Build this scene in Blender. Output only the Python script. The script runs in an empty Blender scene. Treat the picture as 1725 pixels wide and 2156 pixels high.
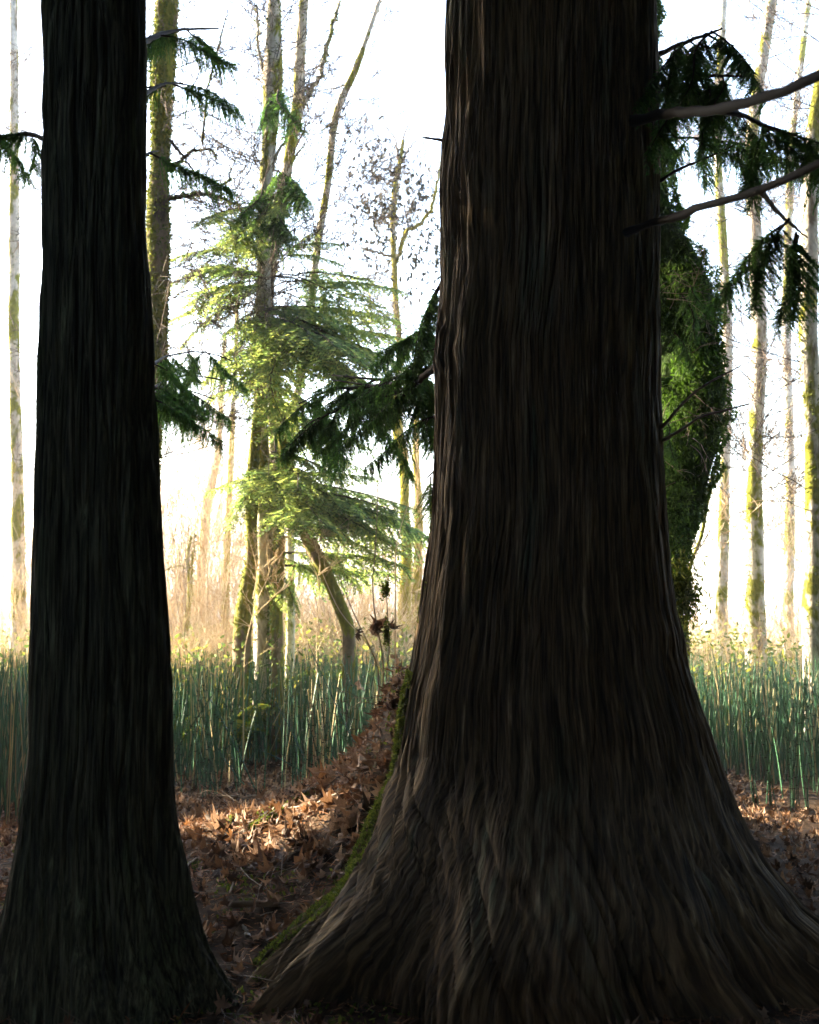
import bpy, math, random
import numpy as np
from mathutils import Vector, Matrix

# ------------------------------------------------------------------ camera, world, sun, exposure
SC = bpy.context.scene
COL = SC.collection
PITCH = math.radians(5.2)
EYE = 1.5
cam_d = bpy.data.cameras.new('camera')
cam_d.sensor_fit = 'VERTICAL'
cam_d.sensor_height = 42.53
cam_d.lens = 50.0
cam_d.clip_end = 5000
cam_d.dof.use_dof = True
cam_d.dof.focus_distance = 7.0
cam_d.dof.aperture_fstop = 4.0
cam = bpy.data.objects.new('camera', cam_d)
cam.location = (0, 0, EYE)
cam.rotation_euler = (math.radians(90) + PITCH, 0, 0)
COL.objects.link(cam)
SC.camera = cam

SUN_EL = math.radians(21)
SUN_AZ = math.atan2(-0.883, 0.469)          # towards the left, beyond the meadow
S_H = np.array([-0.883, 0.469])             # horizontal direction to the sun
Q_H = np.array([0.469, 0.883])
to_sun = Vector((math.sin(SUN_AZ) * math.cos(SUN_EL), math.cos(SUN_AZ) * math.cos(SUN_EL), math.sin(SUN_EL)))
world = bpy.data.worlds.new('World')
SC.world = world
world.use_nodes = True
wn = world.node_tree
wn.nodes.clear()
sky = wn.nodes.new('ShaderNodeTexSky')
sky.sky_type = 'NISHITA'
sky.sun_disc = False
sky.sun_elevation = SUN_EL
sky.sun_rotation = SUN_AZ
sky.air_density = 1.0
sky.dust_density = 2.5
bg = wn.nodes.new('ShaderNodeBackground')
bg.inputs['Strength'].default_value = 0.15
wo = wn.nodes.new('ShaderNodeOutputWorld')
wn.links.new(sky.outputs[0], bg.inputs[0])
wn.links.new(bg.outputs[0], wo.inputs[0])
sun_d = bpy.data.lights.new('sun', 'SUN')
sun_d.energy = 5.0
sun_d.angle = math.radians(0.5)
sun_d.color = (1.0, 0.84, 0.60)
sun = bpy.data.objects.new('sun', sun_d)
sun.rotation_euler = (-to_sun).to_track_quat('-Z', 'Y').to_euler()
sun.location = (-8, 8, 20)
COL.objects.link(sun)
SC.view_settings.view_transform = 'Standard'
SC.view_settings.look = 'None'
SC.view_settings.gamma = 1
SC.view_settings.use_curve_mapping = False
SC.view_settings.exposure = 3.4
SC.render.film_transparent = False
SC.cycles.max_bounces = 6
SC.cycles.diffuse_bounces = 3
SC.cycles.transparent_max_bounces = 4

# ------------------------------------------------------------------ helpers
rng = np.random.default_rng(7)
random.seed(7)
F = 2535.0
CP, SP = math.cos(PITCH), math.sin(PITCH)


def dp(x, y, Y):
    """world point at depth Y seen at photo position x, y (1725 x 2156 frame)"""
    cx = (x - 862.5) / F
    cy = (1078.0 - y) / F
    dy = CP - SP * cy
    return np.array([cx / dy * Y, Y, EYE + (SP + CP * cy) / dy * Y])


def Z(fx, fy, s, ox, oy):          # position in an enlarged crop -> photo frame
    return ((ox + fx / s) * .8456, (oy + fy / s) * .8456)


def hash2(ix, iy, seed):
    h = (ix.astype(np.int64) * 374761393 + iy.astype(np.int64) * 668265263 + seed * 982451653) & 0x7fffffff
    h = ((h ^ (h >> 13)) * 1274126177) & 0x7fffffff
    h = h ^ (h >> 16)
    return (h & 0xffff) / 65535.0


def vn(x, y, seed=0):
    x = np.asarray(x, float); y = np.asarray(y, float)
    ix = np.floor(x); iy = np.floor(y)
    fx = x - ix; fy = y - iy
    fx = fx * fx * (3 - 2 * fx); fy = fy * fy * (3 - 2 * fy)
    a = hash2(ix, iy, seed); b = hash2(ix + 1, iy, seed)
    c = hash2(ix, iy + 1, seed); d = hash2(ix + 1, iy + 1, seed)
    return (a * (1 - fx) + b * fx) * (1 - fy) + (c * (1 - fx) + d * fx) * fy


def fbm(x, y, seed=0, o=3):
    s = 0; a = .5
    for i in range(o):
        s = s + a * vn(x * 2 ** i, y * 2 ** i, seed + i * 17); a *= .5
    return s


def sstep(a, b, x):
    t = np.clip((x - a) / (b - a), 0, 1)
    return t * t * (3 - 2 * t)


def height(x, y):
    x = np.asarray(x, float); y = np.asarray(y, float)
    dd = np.clip(-x - .1, 0, None); left = (.75 * np.exp(-dd / 1.1) + .45 * np.exp(-dd / .15)) / 1.2
    right = np.exp(-np.clip(x - 1.2, 0, None) / .55)
    sh = 1.0 * np.clip(x + .25, 0, 1.1)
    g = sstep(4.3 + sh, 7.6 + sh * .3, y) * (1 - sstep(7.6, 9.9, y))
    base = .05 * (fbm(x * .7, y * .7, 3) - .45) + .05 * (fbm(x * 3, y * 3, 9) - .45) * np.clip((20 - y) / 10, 0, 1)
    return 1.2 * left * right * g + base


class MB:
    """collects geometry for one mesh"""
    def __init__(s):
        s.V = []; s.Fq = []; s.Ft = []; s.n = 0; s.A = []

    def add(s, V, quads=None, tris=None, rnd=None):
        V = np.asarray(V, np.float32).reshape(-1, 3)
        if quads is not None and len(quads): s.Fq.append(np.asarray(quads, np.int32).reshape(-1, 4) + s.n)
        if tris is not None and len(tris): s.Ft.append(np.asarray(tris, np.int32).reshape(-1, 3) + s.n)
        s.V.append(V)
        if rnd is None: rnd = 0.5
        s.A.append(np.broadcast_to(np.asarray(rnd, np.float32), (len(V),)))
        s.n += len(V)

    uv = None

    def mesh(s, name, mat, base=(0, 0, 0), smooth=True):
        V = np.concatenate(s.V) - np.asarray(base, np.float32)
        q = np.concatenate(s.Fq) if s.Fq else np.zeros((0, 4), np.int32)
        t = np.concatenate(s.Ft) if s.Ft else np.zeros((0, 3), np.int32)
        me = bpy.data.meshes.new(name)
        me.vertices.add(len(V)); me.vertices.foreach_set('co', V.ravel())
        loops = np.concatenate([q.ravel(), t.ravel()])
        me.loops.add(len(loops)); me.loops.foreach_set('vertex_index', loops)
        tot = np.concatenate([np.full(len(q), 4), np.full(len(t), 3)]).astype(np.int32)
        st = np.concatenate([[0], np.cumsum(tot)[:-1]]).astype(np.int32)
        me.polygons.add(len(tot)); me.polygons.foreach_set('loop_start', st)
        me.polygons.foreach_set('loop_total', tot)
        me.polygons.foreach_set('use_smooth', np.full(len(tot), smooth))
        a = me.attributes.new('rnd', 'FLOAT', 'POINT')
        a.data.foreach_set('value', np.concatenate(s.A).astype(np.float32))
        if s.uv is not None:
            at = me.attributes.new('bark_uv', 'FLOAT_VECTOR', 'POINT'); at.data.foreach_set('vector', np.asarray(s.uv, np.float32).ravel())
        me.update(calc_edges=True)
        me.materials.append(mat)
        return me


def link(name, me, parent=None, loc=None):
    o = bpy.data.objects.new(name, me)
    COL.objects.link(o)
    if parent is not None: o.parent = parent
    if loc is not None: o.location = loc
    return o


def tag(o, label=None, cat=None, group=None, kind=None):
    if label: o['label'] = label
    if cat: o['category'] = cat
    if group: o['group'] = group
    if kind: o['kind'] = kind
    return o


def thing(name, label, cat, loc=(0, 0, 0), group=None):
    o = bpy.data.objects.new(name, None)
    o.empty_display_size = .2
    COL.objects.link(o); o.location = loc
    return tag(o, label, cat, group)


def smooth_path(P, n):
    P = np.asarray(P, float)
    d = np.concatenate([[0], np.cumsum(np.linalg.norm(np.diff(P, axis=0), axis=1))])
    t = np.linspace(0, d[-1], n)
    out = np.stack([np.interp(t, d, P[:, k]) for k in range(P.shape[1])], 1)
    for _ in range(max(1, n // (len(P) * 3))):
        o2 = out.copy(); o2[1:-1] = (out[:-2] + 2 * out[1:-1] + out[2:]) / 4; out = o2
    return out


def tube(mb, P, R, sides=6, rnd=.5, rough=0, seed=0, cap=False):
    P = np.asarray(P, float); n = len(P)
    R = np.broadcast_to(np.asarray(R, float), (n,))
    T = np.gradient(P, axis=0); T /= np.linalg.norm(T, axis=1)[:, None] + 1e-9
    up = np.array([0, 0, 1.]) if abs(T[0][2]) < .9 else np.array([1., 0, 0])
    N = np.cross(T, up); N /= np.linalg.norm(N, axis=1)[:, None] + 1e-9
    B = np.cross(T, N)
    th = np.linspace(0, 2 * math.pi, sides, endpoint=False)
    rr = R[:, None] * np.ones(sides)
    if rough:
        L = np.concatenate([[0], np.cumsum(np.linalg.norm(np.diff(P, axis=0), axis=1))])
        cs = np.cos(th)[None] * 1.3 + 10; sn = np.sin(th)[None] * 1.3
        rr = rr * (1 + rough * (fbm(cs + L[:, None] * 2.2, sn + L[:, None] * 1.1 + seed * 3.1, seed, 3) * 2 - .9))
    V = P[:, None] + rr[..., None] * (np.cos(th)[None, :, None] * N[:, None] + np.sin(th)[None, :, None] * B[:, None])
    i = np.arange(n - 1)[:, None] * sides; j = np.arange(sides)[None]; k = (j + 1) % sides
    q = np.stack([i + j, i + k, i + sides + k, i + sides + j], -1).reshape(-1, 4)
    mb.add(V.reshape(-1, 3), quads=q, rnd=rnd)
    return V


def strips(mb, A, D, W, rnd=None, taper=.25):
    """many thin leaf-like quads: base A, extent vector D, half width vector W"""
    A = np.asarray(A); n = len(A)
    V = np.stack([A - W * .6, A + W * .6, A + D * .55 + W, A + D, A + D * .55 - W], 1)
    idx = np.arange(n)[:, None] * 5
    q = idx + np.array([0, 1, 2, 4])[None]
    t = idx + np.array([2, 3, 4])[None]
    mb.add(V.reshape(-1, 3), quads=q, tris=t, rnd=None if rnd is None else np.repeat(rnd, 5))


def rvec(n):
    v = rng.normal(size=(n, 3)); return v / np.linalg.norm(v, axis=1)[:, None]


# ------------------------------------------------------------------ materials
def new_mat(name):
    m = bpy.data.materials.new(name); m.use_nodes = True
    nt = m.node_tree; nt.nodes.clear()
    out = nt.nodes.new('ShaderNodeOutputMaterial')
    return m, nt, out


def nd(nt, typ, **kw):
    n = nt.nodes.new(typ)
    for k, v in kw.items(): setattr(n, k, v)
    return n


def ramp(nt, fac, stops, interp='LINEAR'):
    r = nt.nodes.new('ShaderNodeValToRGB'); r.color_ramp.interpolation = interp
    e = r.color_ramp.elements
    while len(e) < len(stops): e.new(.5)
    for i, (p, c) in enumerate(stops):
        e[i].position = p; e[i].color = (*c, 1) if len(c) == 3 else c
    nt.links.new(fac, r.inputs[0])
    return r.outputs[0]


def noise_n(nt, vec, scale, detail=4, rough=.6, dist=0):
    n = nt.nodes.new('ShaderNodeTexNoise')
    n.inputs['Scale'].default_value = scale; n.inputs['Detail'].default_value = detail
    n.inputs['Roughness'].default_value = rough; n.inputs['Distortion'].default_value = dist
    if vec is not None: nt.links.new(vec, n.inputs['Vector'])
    return n.outputs[0]


def mapping(nt, scale, src='Object'):
    tc = nt.nodes.new('ShaderNodeTexCoord'); mp = nt.nodes.new('ShaderNodeMapping')
    mp.inputs['Scale'].default_value = scale
    nt.links.new(tc.outputs[src], mp.inputs['Vector'])
    return mp.outputs[0]


def mixc(nt, fac, a, b, mode='MIX'):
    m = nt.nodes.new('ShaderNodeMix'); m.data_type = 'RGBA'; m.blend_type = mode
    if isinstance(fac, (int, float)): m.inputs[0].default_value = fac
    else: nt.links.new(fac, m.inputs[0])
    for i, c in ((6, a), (7, b)):
        if isinstance(c, tuple): m.inputs[i].default_value = (*c, 1)
        else: nt.links.new(c, m.inputs[i])
    return m.outputs[2]


def bumpn(nt, h, strength, dist, prev=None):
    b = nt.nodes.new('ShaderNodeBump'); b.inputs['Strength'].default_value = strength
    b.inputs['Distance'].default_value = dist; nt.links.new(h, b.inputs['Height'])
    if prev is not None: nt.links.new(prev, b.inputs['Normal'])
    return b.outputs[0]


def surf(nt, out, col, rough=.85, normal=None, trans=0, spec=.25, tcol=None):
    p = nt.nodes.new('ShaderNodeBsdfPrincipled')
    nt.links.new(col, p.inputs['Base Color']) if not isinstance(col, tuple) else setattr(p.inputs['Base Color'], 'default_value', (*col, 1))
    p.inputs['Roughness'].default_value = rough
    p.inputs['Specular IOR Level'].default_value = spec
    if normal is not None: nt.links.new(normal, p.inputs['Normal'])
    if trans:
        t = nt.nodes.new('ShaderNodeBsdfTranslucent')
        c2 = tcol if tcol is not None else col
        nt.links.new(c2, t.inputs[0]) if not isinstance(c2, tuple) else setattr(t.inputs[0], 'default_value', (*c2, 1))
        m = nt.nodes.new('ShaderNodeMixShader'); m.inputs[0].default_value = trans
        nt.links.new(p.outputs[0], m.inputs[1]); nt.links.new(t.outputs[0], m.inputs[2])
        nt.links.new(m.outputs[0], out.inputs[0])
    else:
        nt.links.new(p.outputs[0], out.inputs[0])


def attr(nt, name='rnd'):
    a = nt.nodes.new('ShaderNodeAttribute'); a.attribute_name = name
    return a.outputs['Fac']


def objrand(nt):
    return nt.nodes.new('ShaderNodeObjectInfo').outputs['Random']


def cedar_bark(name, c1, c2, c3, lich, uv=False):
    m, nt, out = new_mat(name)
    def vmap(sc):
        if not uv: return mapping(nt, sc)
        a = nt.nodes.new('ShaderNodeAttribute'); a.attribute_name = 'bark_uv'; mp = nt.nodes.new('ShaderNodeMapping'); mp.inputs['Scale'].default_value = sc
        nt.links.new(a.outputs['Vector'], mp.inputs['Vector']); return mp.outputs[0]
    v = vmap((26, 26, 1.6)); v2 = vmap((70, 70, 3.2)); v3 = vmap((4, 4, 1.1))
    n1 = noise_n(nt, v, 1, 5, .65, .3); n2 = noise_n(nt, v2, 1, 3, .6); n3 = noise_n(nt, v3, 1, 4, .6)
    c = ramp(nt, n1, [(.36, c1), (.47, c2), (.56, c2), (.66, c3)])
    fine = ramp(nt, n2, [(.36, (.40, .40, .40)), (.5, (.95, .95, .95)), (.64, (1.9, 1.9, 1.9))])
    c = mixc(nt, 1.0, c, fine, 'MULTIPLY')
    lf = ramp(nt, n3, [(.55, (0, 0, 0)), (.72, (1, 1, 1))])
    lf2 = nt.nodes.new('ShaderNodeMath'); lf2.operation = 'MULTIPLY'
    nt.links.new(lf, lf2.inputs[0]); nt.links.new(ramp(nt, n2, [(.45, (0, 0, 0)), (.6, (.85, .85, .85))]), lf2.inputs[1])
    c = mixc(nt, lf2.outputs[0], c, lich)
    nb = bumpn(nt, n1, 1.0, .03); nb = bumpn(nt, n2, 1.0, .010, nb)
    surf(nt, out, c, .9, nb, spec=.15)
    return m


M = {}
M['bark'] = cedar_bark('cedar_bark', (.034, .023, .009), (.098, .064, .030), (.21, .150, .080), (.10, .15, .10), True)
M['bark_plain'] = cedar_bark('forest_bark', (.038, .024, .014), (.085, .054, .033), (.19, .135, .09), (.12, .17, .13))
M['bark2'] = cedar_bark('green_cedar_bark', (.034, .034, .018), (.075, .075, .042), (.15, .165, .09), (.08, .12, .05))


def mossy_bark(name, moss_lo, pale=(.52, .48, .42), dark=(.16, .12, .08), m1=(.10, .12, .012), m2=(.26, .25, .03)):
    m, nt, out = new_mat(name)
    v = mapping(nt, (5, 5, 2.2)); v2 = mapping(nt, (30, 30, 18)); v3 = mapping(nt, (2.2, 2.2, 1.2))
    n1 = noise_n(nt, v, 1, 4, .6, .4); n2 = noise_n(nt, v2, 1, 4, .6); n3 = noise_n(nt, v3, 1, 4, .65, .3)
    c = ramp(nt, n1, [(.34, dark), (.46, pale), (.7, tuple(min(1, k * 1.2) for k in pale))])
    c = mixc(nt, 1, c, ramp(nt, n2, [(.3, (.7, .7, .7)), (.7, (1.2, 1.2, 1.2))]), 'MULTIPLY')
    mo = ramp(nt, n2, [(.3, m1), (.7, m2)])
    c = mixc(nt, ramp(nt, n3, [(moss_lo, (0, 0, 0)), (moss_lo + .05, (1, 1, 1))]), c, mo)
    surf(nt, out, c, .9, bumpn(nt, n2, .8, .03), spec=.15)
    return m


M['alder'] = mossy_bark('mossy_alder_bark', .50)
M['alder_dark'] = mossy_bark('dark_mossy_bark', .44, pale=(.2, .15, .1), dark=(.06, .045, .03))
M['alder_moss'] = mossy_bark('moss_wrapped_bark', .40, m1=(.15, .15, .012), m2=(.36, .32, .03))
M['maple_moss'] = mossy_bark('moss_carpet_bark', .25, pale=(.15, .12, .08), m1=(.02, .045, .008), m2=(.05, .10, .015))


def simple(name, stops, use='attr', rough=.8, trans=0, spec=.25, sc=None, tc=None):
    m, nt, out = new_mat(name)
    f = attr(nt) if use == 'attr' else objrand(nt)
    c = ramp(nt, f, stops)
    if sc:
        n = noise_n(nt, mapping(nt, (sc, sc, sc)), 1, 3)
        c = mixc(nt, 1, c, ramp(nt, n, [(.3, (.6, .6, .6)), (.7, (1.3, 1.3, 1.3))]), 'MULTIPLY')
    t2 = mixc(nt, 1, c, tc, 'MULTIPLY') if tc else None
    surf(nt, out, c, rough, None, trans, spec, t2)
    return m


M['moss'] = simple('moss', [(0, (.05, .08, .01)), (.5, (.11, .15, .015)), (1, (.22, .24, .03))], trans=.35)
M['moss_gold'] = simple('golden_moss', [(0, (.12, .12, .01)), (.5, (.25, .23, .02)), (1, (.42, .37, .05))], trans=.4)
M['moss_dark'] = simple('dark_moss', [(0, (.03, .065, .008)), (.5, (.06, .13, .014)), (1, (.13, .24, .035))], trans=.4)
M['needle'] = simple('hemlock_needles', [(0, (.055, .115, .05)), (.5, (.12, .19, .07)), (1, (.30, .34, .12))], trans=.6, rough=.6, tc=(2.15, 2.05, 1.4))
M['cedar_leaf'] = simple('cedar_leaf', [(0, (.03, .08, .02)), (.5, (.065, .15, .03)), (1, (.12, .22, .04))], trans=.55, rough=.6)
M['forest'] = simple('forest_foliage', [(0, (.02, .035, .015)), (1, (.05, .07, .03))], trans=.1)
M['wood'] = simple('dark_branch_wood', [(0, (.022, .017, .011)), (1, (.07, .05, .032))], spec=.1)
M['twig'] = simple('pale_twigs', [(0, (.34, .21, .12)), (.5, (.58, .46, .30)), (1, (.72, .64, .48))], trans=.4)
M['twig_dark'] = simple('dark_twigs', [(0, (.03, .025, .022)), (.6, (.08, .06, .05)), (1, (.16, .12, .09))])  # dark base colour so fine twigs show against the sky
M['limb'] = simple('near_limb_bark', [(0, (.010, .008, .006)), (1, (.02, .016, .01))], spec=.05)
M['twig_grey'] = simple('grey_twigs', [(0, (.12, .09, .07)), (.5, (.22, .17, .13)), (1, (.34, .27, .2))])
M['dry'] = simple('dry_stalks', [(0, (.14, .2, .07)), (.3, (.36, .32, .16)), (.6, (.55, .44, .27)), (.85, (.62, .5, .3)), (1, (.12, .2, .08))], trans=.2)
M['leafgreen'] = simple('undergrowth_leaves', [(0, (.05, .09, .02)), (.6, (.14, .2, .04)), (1, (.36, .32, .06))], trans=.4)
M['fern'] = simple('fern_leaf', [(0, (.06, .11, .02)), (.6, (.13, .18, .03)), (1, (.3, .27, .03))], trans=.45)
BR = [(0, (.03, .017, .009)), (.3, (.11, .052, .024)), (.55, (.22, .12, .062)), (.85, (.38, .26, .175)), (1, (.26, .12, .045))]
M['leaf'] = simple('dead_maple_leaf', BR, 'obj', .7, .25, .3, 30)
M['litter'] = simple('leaf_litter', BR, 'attr', .75, .25, .3, 25)
M['lichen'] = simple('hanging_dead_leaves', [(0, (.012, .018, .012)), (1, (.035, .04, .028))])
M['debris'] = simple('cedar_debris', [(0, (.08, .03, .01)), (.5, (.26, .10, .03)), (1, (.42, .22, .10))], trans=.1)
M['stick'] = simple('fallen_stick_wood', [(0, (.12, .08, .05)), (.6, (.24, .18, .12)), (1, (.4, .36, .3))], 'obj', sc=20)


def mat_horsetail():
    m, nt, out = new_mat('horsetail_stem')
    a = attr(nt)
    c = ramp(nt, a, [(0, (.015, .065, .03)), (.5, (.035, .135, .065)), (.78, (.08, .22, .11)), (.84, (.33, .27, .13)), (1, (.5, .42, .24))])
    surf(nt, out, c, .42, None, .12, .5)
    return m


M['horsetail'] = mat_horsetail()


def mat_node():
    m, nt, out = new_mat('horsetail_node')
    surf(nt, out, (.02, .02, .012), .7)
    return m


M['node'] = mat_node()


def mat_ground():
    m, nt, out = new_mat('forest_floor')
    tc = nt.nodes.new('ShaderNodeTexCoord')
    n1 = noise_n(nt, tc.outputs['Object'], 9, 5, .7, .5)
    n2 = noise_n(nt, tc.outputs['Object'], 45, 4, .7)
    n3 = noise_n(nt, tc.outputs['Object'], .5, 4, .6)
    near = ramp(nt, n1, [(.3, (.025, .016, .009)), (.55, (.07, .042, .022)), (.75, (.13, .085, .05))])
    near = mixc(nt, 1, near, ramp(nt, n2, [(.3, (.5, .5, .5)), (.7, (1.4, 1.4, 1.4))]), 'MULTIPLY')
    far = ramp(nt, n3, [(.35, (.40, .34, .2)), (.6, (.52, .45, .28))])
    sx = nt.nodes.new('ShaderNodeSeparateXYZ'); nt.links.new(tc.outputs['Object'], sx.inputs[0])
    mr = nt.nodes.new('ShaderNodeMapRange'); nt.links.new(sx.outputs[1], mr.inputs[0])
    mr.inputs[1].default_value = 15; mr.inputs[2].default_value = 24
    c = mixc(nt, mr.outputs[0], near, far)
    nb = bumpn(nt, n1, .8, .04); nb = bumpn(nt, n2, .8, .012, nb)
    surf(nt, out, c, .95, nb, spec=.1)
    return m


M['ground'] = mat_ground()

# ------------------------------------------------------------------ ground
def axis(a, b, st, far, grow=1.22):
    c = list(np.arange(a, b, st)); s = st; x = b
    while x < far: c.append(x); s *= grow; x += s
    s = st; x = a - st
    while x > -far: c.insert(0, x); s *= grow; x -= s
    return np.array(c)


gx = axis(-4.5, 4.5, .06, 1500); gy = axis(1.5, 13, .06, 1500)
GX, GY = np.meshgrid(gx, gy)
GZ = height(GX, GY)
mb = MB()
nx, ny = len(gx), len(gy)
i = (np.arange(ny - 1)[:, None] * nx + np.arange(nx - 1)[None]).ravel()
mb.add(np.stack([GX, GY, GZ], -1), quads=np.stack([i, i + 1, i + nx + 1, i + nx], -1))
ground = tag(link('ground', mb.mesh('ground', M['ground'])), kind='structure')

# ------------------------------------------------------------------ big trunks
def trunk_surface(th, z, prof, lobes, seed):
    cx, rx, cy, ry, fl = prof(z)
    lob = 0
    for k, ph, a, a2 in lobes:
        lob = lob + (a + a2 * fl) * np.cos(k * th + ph + .25 * np.sin(z * .9 + k))
    wob = .012 * (fbm(np.cos(th) * 2.5 + 7, np.sin(th) * 2.5 + z * .8, seed, 3) - .45) * 3
    r1 = 1 + lob + wob
    return cx, rx * r1, cy, ry * r1


def bark_relief(u, z, seed, knots, cell=.036):
    uw = u + .10 * (fbm(u * 1.1, z * .55, seed + 5, 3) - .45) + .03 * (vn(u * 7, z * 1.7, seed + 8) - .5)
    for (ku, kz, a, su, sz) in knots:
        e = np.exp(-((u - ku) / su) ** 2 - ((z - kz) / sz) ** 2)
        uw = uw - a * e * np.tanh((u - ku) / (su * .4))
    n = vn(uw / cell, z / .55, seed) * .65 + vn(uw / cell * 1.9 + 31, z / .35, seed + 2) * .35
    rid = np.clip(np.abs(2 * n - 1) * 3.6, 0, 1) ** .7
    n2 = vn(uw / (cell * 3.2), z / .9, seed + 3)
    rid2 = np.clip(np.abs(2 * n2 - 1) * 2.6, 0, 1)
    fib = vn(uw / .009, z / .14, seed + 9)
    amp = .5 + .9 * vn(uw * 2.1, z * .5, seed + 12)
    return (rid * .020 + rid2 * .018) * amp + fib * .006 + .012 * (vn(uw * 5, z * 1.2, seed + 4) - .5)


def make_trunk(prof, lobes, seed, zs, ths, knots, base, bark_d=1.0):
    TH, ZZ = np.meshgrid(ths, zs)
    cx, rx, cy, ry = trunk_surface(TH, ZZ, prof, lobes, seed)
    S0 = np.stack([cx + rx * np.cos(TH), cy + ry * np.sin(TH), ZZ], -1)
    sl = np.linalg.norm(np.diff(S0, axis=0), axis=2); SV = np.concatenate([np.zeros((1, len(ths))), np.cumsum(sl, 0)])
    SV = SV[-1:] - SV; SV = ZZ.max() - SV                     # length along the surface, equal to height higher up
    u = TH * .62
    d = bark_relief(u * (1 + .35 * sstep(.9, 0, ZZ)), SV, seed, knots) * bark_d * (1 + .5 * sstep(1.2, .2, ZZ))
    X = cx + (rx - .02 + d) * np.cos(TH); Y = cy + (ry - .02 + d) * np.sin(TH)
    V = np.stack([X, Y, ZZ], -1)
    mb = MB(); nr, nc = V.shape[:2]
    i = np.arange(nr - 1)[:, None] * nc; j = np.arange(nc)[None]; k = (j + 1) % nc
    q = np.stack([i + j, i + k, i + nc + k, i + nc + j], -1).reshape(-1, 4)
    mb.add(V.reshape(-1, 3), quads=q)
    mb.uv = np.stack([TH * .62, 0 * TH + np.sin(TH) * .3, SV], -1).reshape(-1, 3)
    return mb, V


def sil_profile(left, right, Y, ry0, rs=.6, fwd=0.):
    yd = lambda y: Y - fwd * float(sstep(1500, 2000, y))
    lz = np.array([dp(x, y, yd(y))[[2, 0]] for x, y in left]); rz = np.array([dp(x, y, yd(y))[[2, 0]] for x, y in right])
    cz = np.array([(dp(0, y, yd(y))[2], yd(y)) for y in range(1400, 2300, 20)]); cz = cz[np.argsort(cz[:, 0])]
    lz = lz[np.argsort(lz[:, 0])]; rz = rz[np.argsort(rz[:, 0])]

    def ext(z, T):
        v = np.interp(z, T[:, 0], T[:, 1])
        top = T[-1]; sl = (T[-1, 1] - T[-3, 1]) / (T[-1, 0] - T[-3, 0])
        return np.where(z > top[0], top[1] + np.clip(sl, -.05, .05) * (z - top[0]), v)

    def prof(z):
        l = ext(z, lz); r = ext(z, rz)
        rx = (r - l) / 2; cx = (r + l) / 2
        rx = np.maximum(rx, .05)
        ry = ry0 + (rx - ry0) * rs
        fl = np.clip(rx / ry0 - 1.15, 0, 2)
        return cx, rx, np.interp(z, cz[:, 0], cz[:, 1]), ry, fl
    return prof


BL = [(949, 100), (947, 165), (942, 300), (936, 430), (938, 560), (932, 650), (925, 740), (921, 762), (923, 800), (922, 900), (918, 1000), (914, 1100),
      (904, 1180), (894, 1250), (884, 1320), (870, 1400), (858, 1450), (848, 1530), (835, 1620), (815, 1665), (800, 1705), (785, 1750),
      (759, 1800), (735, 1845), (700, 1885), (655, 1925), (600, 1975), (560, 2020), (500, 2100), (430, 2200)]
BRT = [(1372, 100), (1374, 165), (1378, 430), (1378, 680), (1378, 850), (1385, 950), (1393, 1100), (1399, 1200), (1408, 1280), (1422, 1335), (1431, 1400),
       (1452, 1480), (1468, 1530), (1484, 1600), (1508, 1700), (1545, 1800), (1600, 1900), (1680, 1990), (1790, 2080), (1900, 2200)]
profB = sil_profile(BL, BRT, 6.0, .58, .15, .75)
lobesB = [(3, .6, .012, .06), (5, 2.0, .012, .10), (8, 1.1, .008, .09), (13, .3, .005, .05), (21, 1.3, .003, .03)]
# camera side is theta = -90 deg
t1 = np.linspace(-math.pi - .15, .15, 1000)
t2 = np.linspace(.15, math.pi - .15, 120)[1:-1]
ths = np.concatenate([t1, t2])
zb = -.35
zs = np.concatenate([np.linspace(zb, 5.0, 330), np.linspace(5.05, 15, 60)])
knotsB = [(-.95, 2.62, .12, .16, .45), (-1.0, 1.2, .10, .2, .5), (-.55, 3.1, .1, .12, .4), (-1.35, 2.0, .08, .12, .3), (-.3, 2.25, .09, .1, .25), (-1.55, 1.0, .09, .14, .4),
          (-1.82, 2.85, .08, .08, .14)]
baseB = (float(.69), 6.0, .3)
big = thing('cedar_tree', 'huge dark redcedar trunk with furrowed bark and flared base filling the right half', 'tree', baseB)
mbT, VB = make_trunk(profB, lobesB, 21, zs, ths, knotsB, baseB)
link('trunk', mbT.mesh('trunk', M['bark'], baseB), big)

LR = [(300, 60), (303, 165), (299, 330), (303, 600), (307, 740), (312, 860), (322, 1000), (330, 1130), (337, 1250), (345, 1400), (346, 1500), (347, 1650), (351, 1710),
      (359, 1760), (376, 1850), (395, 1950), (409, 1995), (440, 2060), (500, 2160)]
LL = [(104, 60), (103, 165), (100, 330), (98, 600), (94, 860), (88, 1130), (80, 1400), (70, 1600), (52, 1750), (25, 1900), (-20, 2050), (-60, 2160)]
profL = sil_profile(LL, LR, 4.9, .19, .5)
lobesL = [(3, 1.6, .012, .04), (5, .5, .012, .05), (9, 1.1, .01, .03)]
t1 = np.linspace(-math.pi - .15, .15, 380); t2 = np.linspace(.15, math.pi - .15, 60)[1:-1]
zsL = np.concatenate([np.linspace(dp(0, 2180, 4.9)[2], 4.4, 260), np.linspace(4.45, 13, 40)])
baseL = (-1.28, 4.9, 0.0)
lt = thing('cedar_tree', 'slender dark cedar trunk with green-tinged bark at the left of the scene', 'tree', baseL)


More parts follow.
